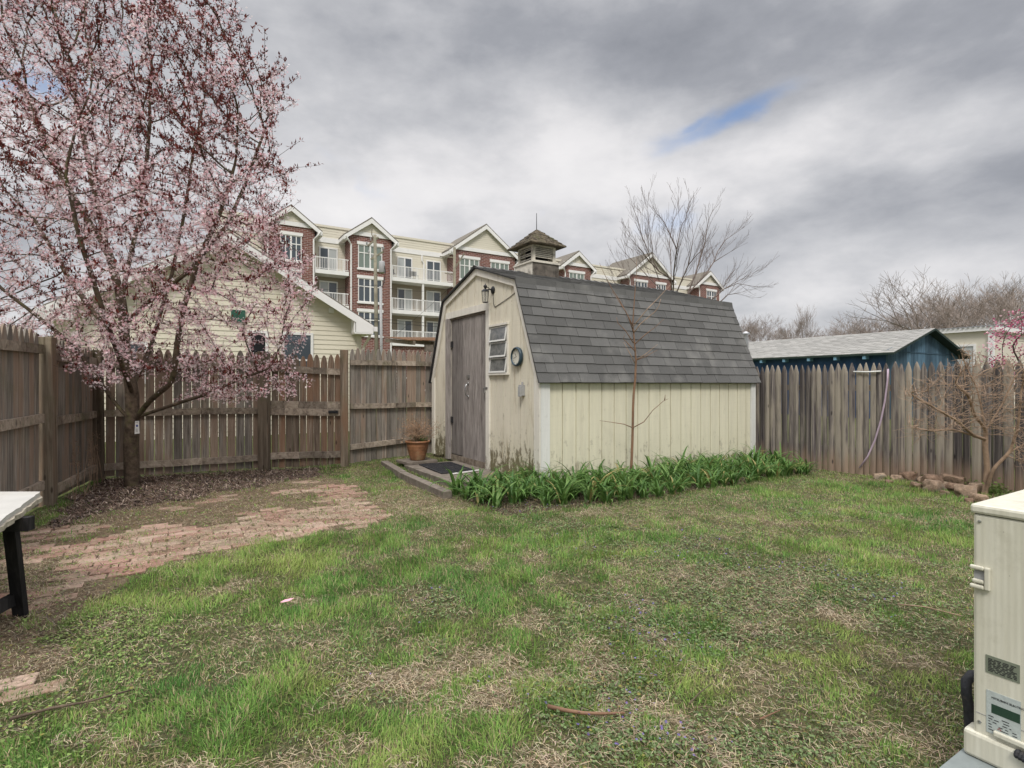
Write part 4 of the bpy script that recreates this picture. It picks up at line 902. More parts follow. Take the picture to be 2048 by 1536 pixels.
# ============================================================ POLES, WIRES, PERGOLA
def upole(px, top, Z, r, lab, leanx=0):
    x0, y0, z1 = P(px, top, Z); e = empty('utility_pole', (x0, Z, 0), label=lab, cat='utility pole')
    MB().tube([(0, 0, -.5), (leanx*.5, 0, z1*.5), (leanx, 0, z1)], [r*1.15, r, r*.8], 12).build('pole', M['polew'], e, smooth=True); return e, z1
M['polew'] = simple('mossy pole wood', (.22, .20, .15), .35, 3, .95, bump=.6, dirt=(.12, .15, .09), dirt_amt=.8)
Zp = 28
u1, z1 = upole(755, 470, Zp, .10, 'weathered utility pole with transformer gear before the brick bay', -.13)
MB().tube([(.24, -.05, 0), (.17, -.05, 6.2)], .075, 8).build('conduit', M['greybox'], u1, smooth=True)
MB().lathe([(0, 0), (.14, 0), (.16, .04), (.16, .55), (.12, .6), (0, .62)], (.22, 0, 6.9), 14).build('transformer', M['greybox'], u1, smooth=True)
MB().bar((-.5, 0, 8.3), (.05, 0, 8.75), .06, .08).bar((-.35, 0, 7.6), (.3, 0, 8.0), .06, .08).tube([(-.28, 0, 9.2), (-.3, 0, 8.9), (-.1, 0, 8.4)], .03, 6).build('bracket', M['polew'], u1)
mb = MB()
for a_, b_ in ((-.55, 8.35), (-.35, 8.55), (-.45, 7.9), (-.25, 7.7), (.3, 8.1)): mb.lathe([(0, 0), (.05, .02), (.03, .05), (.06, .08), (.03, .11), (.05, .14), (0, .18)], (a_, 0, b_), 8)
mb.build('insulators', M['greybox'], u1)
MB().tube([(.3, -.05, 7.5), (.42, -.05, 7.0), (.35, -.05, 6.4), (.1, -.05, 5.9)], .02, 5).build('drop_lead', M['black'], u1)
u2, z2 = upole(909, 495, Zp, .085, 'green tinged utility pole beside the wide brick bay')
MB().bar((.05, 0, 7.2), (.5, 0, 7.9), .06, .06).bar((-.75, 0, 7.75), (0, 0, 7.7), .05, .05).bar((-.5, 0, 6.9), (0, 0, 6.8), .04, .04).build('bracket', M['polew'], u2)
def wire(pts, lab, r=.009, sag=.25):
    out = []
    for a, b in zip(pts[:-1], pts[1:]):
        a, b = Vector(a), Vector(b)
        for i in range(12): k = i/12; q = a.lerp(b, k); q.z -= sag*4*k*(1-k); out.append(q)
    out.append(Vector(pts[-1])); tag(MB().tube(out, r, 4).build('overhead_wire', M['black']), lab, 'wire', 'overhead wires')
wire([P(-200, 618, 26), P(752, 570, 27.9), P(908, 575, 27.9)], 'thin wire spanning high across the taupe balcony walls', .008)
wire([P(-200, 640, 27), P(752, 637, 27.9), P(1300, 655, 30)], 'upper of two dark wires crossing the poles near window height', .012)
wire([P(-200, 652, 27), P(752, 643, 27.9), P(1300, 662, 30)], 'lower of two dark wires crossing the poles near window height', .014)
wire([P(752, 700, 27.7), P(905, 570, 27.8)], 'slanting service wire rising to the green tinged pole', .008, .1)
Z = 12.2
pg = empty('pergola', (P(850, 680, Z)[0], Z, 0), GA, label='brown slatted porch roof on pale beams behind the picket fence', cat='pergola')
mb = MB()
for k in range(14): mb.bar((-.35+k*.17, -.1, 2.16+.006*k), (-.05+k*.17, 2.4, 2.42+.006*k), .14, .02)
mb.build('roof_boards', simple('brown roof boards', (.17, .09, .045), .4, 8, .9), pg)
mb = MB(); 
for k in range(5): mb.bar((-.3+k*.5, -.12, 2.1), (-.1+k*.5, 2.4, 2.34), .05, .09)
mb.build('rafters', M['plank'], pg); MB().bar((-.0, 0, 2.0), (2.3, 0, 2.06), .08, .16).build('beam', M['conc'], pg)
mb = MB(); mb.box(.35, 2.2, .12, .3, 0, 1.95); mb.build('porch_wall', M['white'], pg); MB().box(.45, .8, .08, .118, 1.1, 1.75).build('window', M['glass'], pg)
# ============================================================ TREES grown by space colonisation
def grow(init, attr, step, kill, infl, r0, expo=2.3, trop=(0, 0, .1), maxit=160, jit=.12, rmax=None):
    "init: list of (points, parent polyline start index or None). returns pos, parent, radius"
    pos = []; par = []
    for pts in init:
        pts = [np.array(p, float) for p in pts]
        if pos: k = int(np.argmin([np.linalg.norm(q-pts[0]) for q in pos]))
        else: pos.append(pts[0]); par.append(-1); k = 0
        for p in pts[1:]:
            a = pos[k]; n = max(1, int(np.linalg.norm(p-a)/step)); 
            for i in range(1, n+1):
                pos.append(a+(p-a)*i/n+(rng.normal(0, step*.05, 3) if i < n else 0)); par.append(k); k = len(pos)-1
    pos = np.array(pos); par = list(par); A = np.array(attr, float); alive = np.ones(len(A), bool)
    nd = np.full(len(A), 1e9); ni = np.zeros(len(A), int)
    def upd(lo):
        nonlocal nd, ni
        Q = pos[lo:]
        for c in range(0, len(Q), 400):
            D = np.linalg.norm(A[:, None]-Q[None, c:c+400], axis=2); m = D.argmin(1); dm = D[np.arange(len(A)), m]; b = dm < nd
            nd[b] = dm[b]; ni[b] = m[b]+lo+c
        alive[nd < kill] = False
    upd(0); used = {}
    for it in range(maxit):
        ok = alive & (nd < infl)
        if not ok.any(): break
        idx = ni[ok]; v = A[ok]-pos[idx]; v /= np.linalg.norm(v, axis=1)[:, None]+1e-9
        u, inv = np.unique(idx, return_inverse=True); sm = np.zeros((len(u), 3)); np.add.at(sm, inv, v)
        new = []; npar = []
        for j, k in enumerate(u):
            d = sm[j]/(np.linalg.norm(sm[j])+1e-9)+np.array(trop)+rng.normal(0, jit, 3); d /= np.linalg.norm(d)
            c = used.setdefault(int(k), [])
            if any(np.dot(d, e) > .975 for e in c) or len(c) > 4: 
                # stuck: retire the attractors that keep asking
                alive[(ni == k) & ok & (nd < np.maximum(kill*2.2, np.median(nd[(ni == k) & ok])))] = False
                continue
            c.append(d); new.append(pos[k]+d*step); npar.append(int(k))
        if not new: 
            pass
            continue
        lo = len(pos); pos = np.vstack([pos, new]); par += npar; upd(lo)
    par = np.array(par); n = len(pos); rr = np.zeros(n); cnt = np.zeros(n, int)
    for i in range(n-1, 0, -1):
        if rr[i] == 0: rr[i] = r0**expo
        rr[par[i]] += rr[i]; cnt[par[i]] += 1
    rad = np.maximum(rr, r0**expo)**(1/expo)
    return pos, par, rad, cnt
def tubes(pos, par, rad, mb, rlim=None, base=None, minr=0):
    n = len(pos); kids = [[] for _ in range(n)]
    for i in range(1, n): kids[par[i]].append(i)
    st = [(0, [0])]; seen = []
    stack = [[0]]
    while stack:
        ch = stack.pop(); k = ch[-1]
        while kids[k]:
            ks = sorted(kids[k], key=lambda q: -rad[q]); 
            for o in ks[1:]: stack.append([k, o])
            k = ks[0]; ch.append(k)
        p = pos[ch].copy(); r = rad[ch].copy()
        if len(ch) > 1 and ch[0] != 0: r[0] = r[1]
        if len(p) > 3: p[1:-1] = p[1:-1]*.5+(p[:-2]+p[2:])*.25
        r[-1] *= .6; r = np.maximum(r, minr)
        for lo, hi in [(0, len(p))]:
            mb.tube(list(map(tuple, p)), list(r), 3 if r.max() < .006 else 5 if r.max() < .03 else 10, cap=False)
def pxpoly(n, poly, zf):
    poly = np.array(poly, float); lo = poly.min(0); hi = poly.max(0); out = []
    while len(out) < n:
        q = rng.uniform(lo, hi, (n, 2)); q = q[inpoly(q[:, 0], q[:, 1], [tuple(p) for p in poly])]
        for a, b in q: out.append(P(a, b, zf(a, b)))
    return np.array(out[:n])
# ---- blossoming plum
M['fartwig2'] = simple('grey brown twig bark', (.15, .115, .10), .3, 20, .9)
TB = (-4.44, 6.38)
plum = empty('plum_tree', (*TB, 0), label='flowering plum tree with pink blossom and dark red leaves by the left fence', cat='tree')
T0 = np.array([*TB, 0])
def L(*pts): return [np.array(P(*p))-T0 for p in pts]
init = [L((265, 976, 6.38), (263, 930, 6.38), (262, 885, 6.38), (266, 848, 6.38)),
    L((266, 848, 6.38), (265, 790, 6.38), (256, 740, 6.38), (250, 700, 6.38), (247, 650, 6.4), (243, 600, 6.4), (232, 560, 6.4), (215, 500, 6.4), (192, 400, 6.4), (172, 300, 6.4), (150, 190, 6.4)),
    L((243, 600, 6.4), (252, 550, 6.5), (270, 470, 6.6), (285, 410, 6.7), (292, 330, 6.8), (300, 230, 6.8)),
    L((268, 838, 6.38), (300, 800, 6.3), (345, 765, 6.2), (353, 700, 6.15), (368, 610, 6.1), (400, 510, 6.1), (440, 430, 6.1), (470, 330, 6.1)),
    L((268, 838, 6.38), (330, 815, 6.3), (395, 795, 6.25), (470, 762, 6.2), (545, 735, 6.2)),
    L((262, 842, 6.38), (225, 800, 6.3), (205, 771, 6.2), (171, 723, 6.1), (137, 682, 6.0), (68, 627, 5.9), (0, 576, 5.8), (-60, 500, 5.7)),
    L((247, 655, 6.4), (297, 603, 6.5), (375, 545, 6.6), (450, 455, 6.7), (490, 370, 6.8), (530, 260, 6.8)),
    L((262, 800, 6.38), (240, 720, 5.95), (205, 620, 5.55), (160, 480, 5.3), (130, 350, 5.2)),
    L((265, 780, 6.38), (300, 700, 6.9), (340, 560, 7.3), (370, 420, 7.5), (390, 280, 7.5)),
    L((215, 500, 6.4), (150, 400, 6.4), (95, 300, 6.4), (50, 180, 6.4)),
    L((253, 720, 6.4), (200, 640, 6.8), (140, 560, 7.1), (70, 440, 7.2))]
def zdep(cx, cy, rx, ry, half, Z0):
    def f(a, b):
        q = ((a-cx)/rx)**2+((b-cy)/ry)**2; h = half*math.sqrt(max(.12, 1-q)); return Z0+rng.uniform(-h, h)
    return f
crown = [(600, 800), (440, 812), (330, 740), (200, 790), (60, 735), (-120, 690), (-170, 400), (-140, 60), (-100, -160), (150, -230), (330, -130), (420, -20), (480, 20), (500, 110), (570, 135), (585, 190), (555, 260), (570, 330), (590, 350), (560, 420), (585, 500), (625, 515), (615, 570), (632, 650), (600, 720)]
A1 = pxpoly(4300, crown, zdep(240, 330, 480, 560, 1.7, 6.35))-T0
pos, par, rad, cnt = grow(init, A1, .085, .12, .75, .0032, 2.35, (0, 0, .12), 150)
w_ = np.arange(len(pos)); trunkr = np.where(rad > .02, rad, rad)
rad = np.minimum(rad*1.0, .115)
rad = np.where(rad > .015, .015+(rad-.015)*((.079-.015)/(rad[:12].max()-.015)), rad)
mb = MB(); tubes(pos, par, rad, mb); mb.build('trunk', M['bark'], plum, smooth=True)
thin = np.where((rad < .009) & (w_ > 0))[0]
hgt = pos[thin, 2]; tips = np.where((cnt == 0) & (w_ > 0))[0]
# straight upright shoots beyond each tip
sh = MB(); sp = []; shd = []
for i in tips:
    d = pos[i]-pos[par[i]]; d /= np.linalg.norm(d)+1e-9; d = d*.75+np.array([0, 0, .55])+rng.normal(0, .12, 3); d /= np.linalg.norm(d); Ls = rng.uniform(.10, .34)*(1.1 if pos[i, 2] > 2.6 else .7)*(1.7 if rng.random() < .2 else 1)
    p = [pos[i]+d*Ls*q+rng.normal(0, .004, 3) for q in (0, .5, 1)]; sh.tube([tuple(q) for q in p], [.003, .0024, .0015], 3, cap=False)
    for q in np.linspace(.05, 1, max(3, int(Ls/.028))): sp.append(pos[i]+d*Ls*q); shd.append(d)
sh.build('shoots', M['twigd'], plum); sp = np.array(sp); shd = np.array(shd)
FLW = ([(0, 0, .12)]+[(math.cos(a)*r, math.sin(a)*r, z) for i in range(5) for a, r, z in ((2*PI*i/5, .45, .05), (2*PI*(i+.3)/5, 1, 0), (2*PI*(i+.7)/5, 1, 0))], [(0, 1+3*i, 2+3*i, 3+3*i) for i in range(5)])
def hmix(z): return np.clip((z-1.1)/3.6, 0, 1)      # share of leaf over blossom rises with height
def pts_on(idx, per):
    r_ = np.repeat(idx, per); u = rng.random(len(r_))[:, None]; return pos[r_]*(1-u)+pos[par[r_]]*u
base = np.vstack([pts_on(thin, 4)+rng.normal(0, .012, (len(thin)*4, 3)), sp])
wx = base+T0
dens = fbm(wx[:, 0]*1.0+wx[:, 1], wx[:, 2], 2.0, 2)*.45+fbm(wx[:, 0]-wx[:, 1]*.8+9, wx[:, 2]+5, 8.5, 2)*.55; low = np.exp(-(((wx[:, 0]+3.0)/1.2)**2+((wx[:, 2]-2.2)/1.0)**2))
h = hmix(base[:, 2]); pf = np.clip(1.12-.98*h+.3*np.clip(.35-h, 0, 1)+1.0*low+(dens-.5)*6, .0, 1.5); pl_ = np.clip(.22+.50*h-(dens-.5)*2.2, .03, 1)
fi = np.repeat(np.where(rng.random(len(base)) < pf*.80)[0], 4); li = np.repeat(np.where(rng.random(len(base)) < pl_*.72)[0], 4)
fp = base[fi]+rng.normal(0, .024, (len(fi), 3)); n = len(fp)
pink = np.array([(.93, .66, .70), (.96, .78, .80), (.86, .52, .58), (.98, .88, .88)])[rng.integers(0, 4, n)]*rng.uniform(.8, 1.08, (n, 1))
scatter('blossom', [(*FLW, fp, rotmats(rng.uniform(0, 6.28, n), rng.uniform(-1.7, 1.7, n)), rng.uniform(.009, .0145, n), pink)], M['petal'], plum)
lp = base[li]+rng.normal(0, .012, (len(li), 3)); n = len(lp)
red = np.array([(.15, .032, .026), (.11, .026, .026), (.22, .055, .04), (.08, .025, .022)])[rng.integers(0, 4, n)]*rng.uniform(.7, 1.3, (n, 1))
scatter('leaves', [(*DIAM, lp, rotmats(rng.uniform(0, 6.28, n), rng.uniform(-.2, 1.7, n)), np.c_[rng.uniform(.013, .020, n), rng.uniform(.03, .052, n), rng.uniform(.01, .02, n)], red)], M['leaf'], plum)
tg = P(273, 842, 6.28); tgo = empty('plant_tag', (tg[0]+.005, 6.285, tg[2]), R(-4), label='white nursery tag with blue print fixed to the plum trunk', cat='tag')
MB().prism([(-.024, 0), (.024, 0), (.03, -.145), (-.03, -.15)], (0, 0, 0), (1, 0, .06), (0, 0, 1), (0, -1, 0), .003).build('card', M['white'], tgo)
MB().prism([(-.012, -.045), (.004, -.04), (.014, -.055), (.006, -.07), (-.01, -.066)], (0, -.0035, 0), (1, 0, .06), (0, 0, 1), (0, -1, 0), .001).build('printed_mark', simple('blue print', (.05, .08, .30), .1, 20), tgo)
mb = MB()
for z_ in (-.015, -.09, -.10, -.11, -.12): mb.box(-.016, .012, -.0055, -.0045, z_-.003, z_)
mb.build('printed_lines', M['greybox'], tgo)
def barebush(name, lab, cat, base, init, attrs, mat, step, kill, infl, r0, rcap, expo=2.2, trop=(0, 0, .1), extra=None, minr=0, jit=.12, group=None):
    e = empty(name, base, label=lab, cat=cat, group=group); B = np.array(base)
    ps, pr, rd, ct = grow([[np.array(p)-B for p in pl2] for pl2 in init], attrs-B, step, kill, infl, r0, expo, trop, 120, jit)
    if rd.max() > rcap: rd = np.where(rd > r0*3, r0*3+(rd-r0*3)*((rcap-r0*3)/(rd.max()-r0*3)), rd)
    mb = MB(); tubes(ps, pr, rd, mb, minr=minr); mb.build('branches', mat, e, smooth=True); return e, ps, pr, rd, ct
# ---- bare tree behind the shed
def shootset(mb, pts, rads, lens, lv, ang, gap, up, rmin, tips=None):
    "side shoots along a limb, each with finer shoots of its own"
    acc = random.uniform(0, gap); L0 = sum((pts[i+1]-pts[i]).length for i in range(len(pts)-1)); s0 = 0
    for i in range(len(pts)-1):
        seg = pts[i+1]-pts[i]; l = seg.length; d = seg.normalized(); s = acc
        while s < l:
            k = (s0+s)/L0; p = pts[i]+d*s; s += gap*random.uniform(.6, 1.5)
            if k < .12: continue
            q = d.orthogonal().normalized(); q.rotate(Matrix.Rotation(random.uniform(0, 6.28), 3, d)); a = random.uniform(*ang)
            e = (d*math.cos(a)+q*math.sin(a)+Vector((0, 0, up))).normalized(); ln = lens*random.uniform(.45, 1.1)*(1.15-.6*k); n = 4; r0 = max(rmin, min(rads*.55, rads*(1-k)*.6+rmin)); c = [p]
            for j in range(n): e = (e+Vector((random.gauss(0, .09), random.gauss(0, .09), random.gauss(up*.25, .07)))).normalized(); c.append(c[-1]+e*ln/n)
            mb.tube(c, [max(rmin, r0*(1-.75*j/n)) for j in range(n+1)], 3, cap=False)
            if tips is not None: tips.append(c[-1])
            if lv > 0: shootset(mb, c, r0, ln*.5, lv-1, ang, gap*.62, up, rmin, tips)
        acc = s-l; s0 += l
Zt = 13.5; b0 = P(1345, 900, Zt); b0 = Vector((b0[0], Zt, 0)); e = empty('bare_tree', b0, label='leafless many stemmed tree standing behind the shed roof', cat='tree'); mb = MB()
def q5(u, v, Z=Zt): return Vector(P(1200+u/5.485, 340+v/5.485, Z))-b0
LM = [[(790, 1400), (775, 1170), (640, 1080), (500, 920), (420, 800), (330, 700), (230, 560)], [(640, 1080), (570, 960), (560, 800), (530, 600), (510, 400), (500, 250), (515, 80)], [(515, 840), (440, 650), (400, 480), (350, 330), (300, 180)],
      [(800, 1400), (810, 1100), (830, 900), (845, 800), (770, 620), (700, 460), (600, 340), (560, 250)], [(845, 800), (880, 600), (900, 500), (960, 400), (990, 200), (980, 100)], [(780, 1200), (775, 900), (760, 700), (790, 480), (840, 350), (865, 150)],
      [(820, 1400), (900, 1200), (980, 1000), (1080, 870), (1150, 800), (1220, 720)], [(960, 1400), (1060, 1130), (1120, 920), (1180, 700), (1200, 540), (1230, 400), (1300, 250)], [(930, 1430), (1050, 1270), (1200, 1100), (1280, 960), (1330, 820), (1420, 680), (1530, 600), (1650, 510)],
      [(1280, 960), (1400, 880), (1540, 790)], [(1180, 1500), (1310, 1390), (1400, 1300), (1550, 1210), (1700, 1120)], [(1400, 1300), (1560, 1230), (1830, 1280)], [(1280, 1520), (1380, 1440), (1450, 1370), (1600, 1350)], [(700, 1350), (520, 1160), (380, 1000), (250, 860), (210, 740), (180, 660)],
      [(640, 1200), (600, 1080), (520, 900), (510, 700), (480, 560)], [(500, 1350), (200, 1320), (100, 1200), (75, 1070)], [(560, 1400), (330, 1250), (200, 1050), (120, 950)], [(980, 1000), (1010, 850), (1040, 650), (1020, 450)]]
for i, l in enumerate(LM):
    dz = (i*37 % 11-5)*.18; pts = [q5(800+(u-800)*.93, v*.87+175, Zt+dz*min(1, (1400-v)/600.)) for u, v in l]; r0 = .020 if l[0][1] > 1390 else .012; r0 = r0 if l[0][0] > 600 or l[0][1] < 1300 else .007
    mb.tube(pts, [max(.0035, r0*(1-.85*j/(len(pts)-1))) for j in range(len(pts))], 5, cap=False); shootset(mb, pts, r0*.55, .95, 1, (.2, .55), .13, .2, .0023)
for u in (790, 830, 940, 700, 1200, 560): mb.tube([q5(u, 1395), q5(u*.5+430, 2200), Vector((random.uniform(-.1, .1), 0, 0))], [.024, .04, .06], 6)
mb.build('branches', M['fartwig2'], e, smooth=True)
# ---- shrub before the stockade fence
Zs = 5.85; b0 = (P(1968, 985, Zs)[0], Zs, 0)
def Q(u, v, Z): return P(1780+u/3.34, 560+v/3.34, Z)
it = [[b0, Q(650, 1250, Zs), Q(634, 1100, Zs), Q(642, 1000, Zs), Q(612, 850, Zs), Q(580, 720, Zs), Q(512, 590, Zs), Q(470, 480, Zs)],
      [Q(642, 1000, Zs), Q(560, 900, 5.7), Q(525, 770, 5.6), Q(430, 690, 5.5)], [Q(642, 1000, Zs), Q(740, 850, 5.8), Q(800, 720, 5.75), Q(850, 620, 5.7)],
      [Q(634, 1080, Zs), Q(560, 1040, 5.7), Q(450, 940, 5.55), Q(330, 870, 5.5), Q(200, 800, 5.5), Q(90, 735, 5.5)], [Q(560, 1040, 5.7), Q(420, 1000, 5.6), Q(280, 1010, 5.5), Q(150, 985, 5.5)],
      [b0, Q(690, 1260, 5.75), Q(800, 1150, 5.7), Q(880, 1105, 5.65), Q(990, 1040, 5.6)], [Q(800, 1150, 5.7), Q(850, 1010, 5.65), Q(870, 850, 5.6), Q(880, 700, 5.6)]]
at_ = pxpoly(2300, [(1780+a/3.34, 560+b/3.34) for a, b in [(60, 700), (200, 720), (280, 600), (420, 600), (470, 440), (560, 460), (640, 560), (780, 540), (1050, 520), (1050, 1280), (850, 1260), (820, 1050), (700, 980), (560, 1000), (400, 1050), (200, 1080), (100, 1040), (110, 940), (220, 900), (90, 800)]], lambda a, b: 5.6+rng.uniform(-.45, .22))
sb, ps, pr, rd, ct = barebush('bare_shrub', 'leafless tan twiggy shrub before the stockade fence near the rocks', 'shrub', b0, it, at_, M['twigt'], .05, .055, .45, .0018, .030, 2.2, (-.03, 0, .1), minr=.002, jit=.2)
mb = MB()
for i in range(1, len(ps)):
    if rd[i] < .006 and random.random() < .55:
        p = Vector(ps[i]); d = (p-Vector(ps[pr[i]])).normalized(); q = (d+Vector((random.gauss(0, .6), random.gauss(0, .6), random.gauss(.15, .5)))).normalized(); l = random.uniform(.05, .16)
        mb.tube([p, p+q*l*.5+Vector((0, 0, random.gauss(0, .008))), p+q*l+Vector((0, 0, random.gauss(.01, .015)))], [.002, .0018, .0014], 3, cap=False)
mb.build('twigs', M['twigt'], sb)
# ---- magnolia behind the fence
b0 = (7.1, 7.3, 0)
it = [[b0, (7.05, 7.3, .8), (6.8, 7.2, 1.3), (6.5, 7.1, 1.7)], [(7.05, 7.3, .8), (7.2, 7.3, 1.5), (7.2, 7.3, 2.1)], [(6.8, 7.2, 1.3), (6.3, 7.0, 1.45)]]
at_ = pxpoly(420, [(1948, 735), (1955, 690), (1985, 640), (2060, 615), (2200, 600), (2250, 700), (2160, 790), (2040, 770), (1985, 770)], lambda a, b: 7.15+rng.uniform(-.5, .5))
mg, ps, pr, rd, ct = barebush('magnolia', 'bright pink blossoming magnolia rising behind the stockade fence', 'tree', b0, it, at_, M['twigd'], .09, .12, .8, .003, .04)
tn = np.where(rd < .008)[0]; tn = tn[tn > 0]; fp = np.repeat(ps[tn], 6, 0)+rng.normal(0, .04, (len(tn)*6, 3)); fp = fp[fp[:, 2] > .9]; n = len(fp)
pk = np.array([(.50, .14, .24), (.70, .34, .44), (.40, .10, .18), (.82, .58, .62)])[rng.integers(0, 4, n)]*rng.uniform(.8, 1.2, (n, 1))
TEP = ([(0, 0, 0), (.6, .25, .5), (.35, .5, 1), (-.35, .5, 1), (-.6, .25, .5)], [(0, 1, 2, 3, 4)])
scatter('blossom', [(*TEP, np.repeat(fp, 3, 0), rotmats(rng.uniform(0, 6.28, n*3), rng.uniform(-.9, .9, n*3)), rng.uniform(.011, .022, n*3), np.repeat(pk, 3, 0))], M['petal'], mg)
# ---- sapling at the shed wall
Zs = 6.62; e = empty('sapling', (*P(1264, 960, Zs)[:2], 0), label='thin leafless sapling standing before the pale yellow shed wall', cat='sapling'); B = Vector(e.location)
def q4(u, v, dz=0): p = P(1160+u/3.84, 560+v/3.84, Zs+dz); return Vector(p)-B
stem = [q4(388, 1540), q4(396, 1400), q4(402, 1260), q4(405, 1130), q4(407, 1000), q4(412, 880), q4(424, 760), q4(430, 620), q4(422, 520), q4(413, 420), q4(405, 340), q4(412, 240), q4(420, 120), q4(430, 0), q4(437, -70), q4(432, -160)]
MB().tube(stem, [.017, .016, .0155, .015, .0145, .014, .0135, .012, .010, .009, .007, .006, .005, .0035, .003, .002], 8).build('trunk', M['sapbark'], e, smooth=True)
for br in [[(405, 1135), (340, 1108), (240, 1092), (150, 1080)], [(405, 1135), (490, 1090), (560, 1000), (640, 930), (678, 912)], [(430, 612), (500, 572), (596, 494)], [(430, 616), (500, 590), (596, 536)], [(423, 548), (370, 490), (332, 452), (345, 420)], [(424, 640), (380, 560), (335, 476)],
           [(424, 490), (500, 420), (580, 360), (645, 300)], [(412, 486), (350, 390), (290, 330), (280, 285)], [(415, 405), (460, 340), (580, 240), (605, 200), (620, 145)], [(406, 360), (520, 220), (600, 140), (700, 30)], [(410, 400), (370, 280), (300, 150), (240, 60), (180, -60), (150, -130)], [(405, 350), (350, 240), (245, 85)], [(650, 925), (655, 880)]]:
    n = len(br); MB().tube([q4(a, b, random.uniform(-.03, .03)+(-.12+.03*i if i else 0)*0) for i, (a, b) in enumerate(br)], [.0065-.0045*i/(n-1) for i in range(n)], 5).build('branch', M['sapbark'] if random.random() < .5 else M['twigt'], e, smooth=True)
# ---- distant bare trees
def fract(mb, p, d, L, r, lv, spread, tips=None):
    n = 3; pts = [p]; q = p
    for i in range(n):
        d = (d+Vector((random.gauss(0, .12), random.gauss(0, .12), random.gauss(.05, .06)))).normalized(); q = q+d*L/n; pts.append(q)
    mb.tube(pts, [r, r*.9, r*.8, r*.68], 6 if r > .08 else 3, cap=False)
    if lv == 0: return
    k = random.choice([3, 3, 4]) if lv < 5 else 4
    for i in range(k):
        a = random.uniform(0, 6.28); e = Vector((math.cos(a), math.sin(a), random.uniform(-.1, .5))).normalized()
        s = random.uniform(.3, .62)*spread if i else random.uniform(.05, .3); nd = (d*(1-s)+e*s).normalized(); st = pts[random.choice([2, 3, 3])] if i else pts[3]
        fract(mb, st, nd, L*random.uniform(.62, .86), max(.009, r*random.uniform(.45, .6)), lv-1, spread)
protos = []
for i, (sp_, hh) in enumerate([(1.15, 3.4), (.85, 3.6), (1.0, 3.0), (.55, 4.0)]):
    e = empty('bare_tree', (0, 0, 0)); mb = MB(); fract(mb, Vector((0, 0, 0)), Vector((0, 0, 1)), hh, .14, 6 if i in (1, 3) else 5, sp_); o = mb.build('branches', M['fartwig'], e)
    zmax = max(v[2] for v in mb.v); o.scale = (1.1/zmax,)*3; protos.append(e)
used_p = set()
def fartree(px, top, Z, k, lab, group=None, wide=1.):
    x, y, zt = P(px, top, Z); e = protos[k]
    if k in used_p: e = copy_tree(e)
    used_p.add(k); e.location = (x, y, -.3); e.scale = (zt*wide, zt*wide, zt); e.rotation_euler.z = random.uniform(0, 6); tag(e, lab, 'tree', group)
fartree(1838, 553, 52, 0, 'wide leafless tree standing highest above the blue garage roof', wide=1.25)
fartree(1598, 618, 48, 3, 'slim upright leafless tree above the pale garage roof', wide=.8)
fartree(2022, 566, 50, 1, 'tall pale leafless tree behind the pink magnolia', wide=1.2)
G_ = 'distant leafless trees behind the garage'; LB = 'bare tree in the distant leafless row beyond the garage roof'
for i, (px, tp, Z) in enumerate([(1482, 645, 70), (1518, 640, 72), (1550, 650, 80), (1572, 655, 72), (1640, 655, 84), (1680, 650, 80), (1702, 636, 76), (1745, 628, 72), (1770, 640, 82), (1885, 600, 66), (1925, 594, 64), (1950, 588, 70), (1970, 578, 62), (2045, 570, 62), (2080, 560, 60), (1795, 626, 80), (1620, 668, 66), (1712, 662, 70), (2000, 600, 80)]):
    fartree(px, tp, Z, i % 3, LB, G_, wide=random.uniform(1.1, 1.5))
# ============================================================ OUTDOOR UNIT, TABLE
def acf(t, b):
    o = t.obj(); n = t.noise(t.scl(o, (9, 9, .6)), 4, 5, .6); d = t.sm(t.voro(o, 26.), .05, .025)
    c = t.ramp(n, [(.3, (.52, .50, .40)), (.7, (.64, .62, .52))]); c = t.mix(t.m('MULTIPLY', d, .6), c, (.12, .11, .09, 1)); dd = t.m('MULTIPLY', t.sm(t.noise(o, 7, 6, .7), .52, .7), .35); c = t.mix(dd, c, (.36, .34, .25, 1)); t.put(b.inputs['Base Color'], c); wv = t.m('SINE', t.m('MULTIPLY', t.sep(o)[1], 420.)); t.put(b.inputs['Normal'], t.bump(wv, .18, .001))
M['acm'] = material('cream enamel', acf, .4, spec=.4)
aw = (1.37, 1.62); ah = .845; ab = .155
ac = empty('outdoor_ac_unit', (*aw, 0), GA, label='cream outdoor air conditioning unit with warning labels on its side', cat='ac unit')
# local x along the long front, local -y side towards the camera; the visible panel is x=0
AL, AD = .80, .33
MB().box(0, AL, -AD, 0, ab, ah-.028).build('casing', M['acm'], ac, bevel=.008)
MB().box(-.006, AL+.006, -AD-.006, .006, ah-.028, ah).build('lid', M['acm'], ac, bevel=.008)
MB().box(.004, AL-.004, -AD+.004, -.004, ah-.031, ah-.0285).build('lid_seam', M['dark'], ac)
def acp(px, py):   # point of the panel x=0 seen at a picture position
    r = (px-1024)/F; k = (aw[0]-r*aw[1])/(GS*-1-0*r-r*GC*1) if False else None
    # world = aw + y*( -GS, GC )
    y = (r*aw[1]-aw[0])/(-GS-r*GC); d = aw[1]+GC*y; return y, CH+(768-py)/F*d
y0, z0 = acp(1949, 1131); y1, _ = acp(1974, 1150)
zt_ = acp(1960, 1131)[1]; zb_ = acp(1960, 1177)[1]
mb = MB(); mb.box(-.012, -.0005, y1+.004, .005, zt_-.012, zt_).box(-.012, -.0005, y1+.004, .005, zb_, zb_+.012).box(-.012, -.0005, y1-.010, y1+.004, zb_, zt_).box(-.010, -.0005, y1+.004, 0, zb_+.016, zb_+.028)
mb.build('handle', M['acm'], ac, bevel=.004)
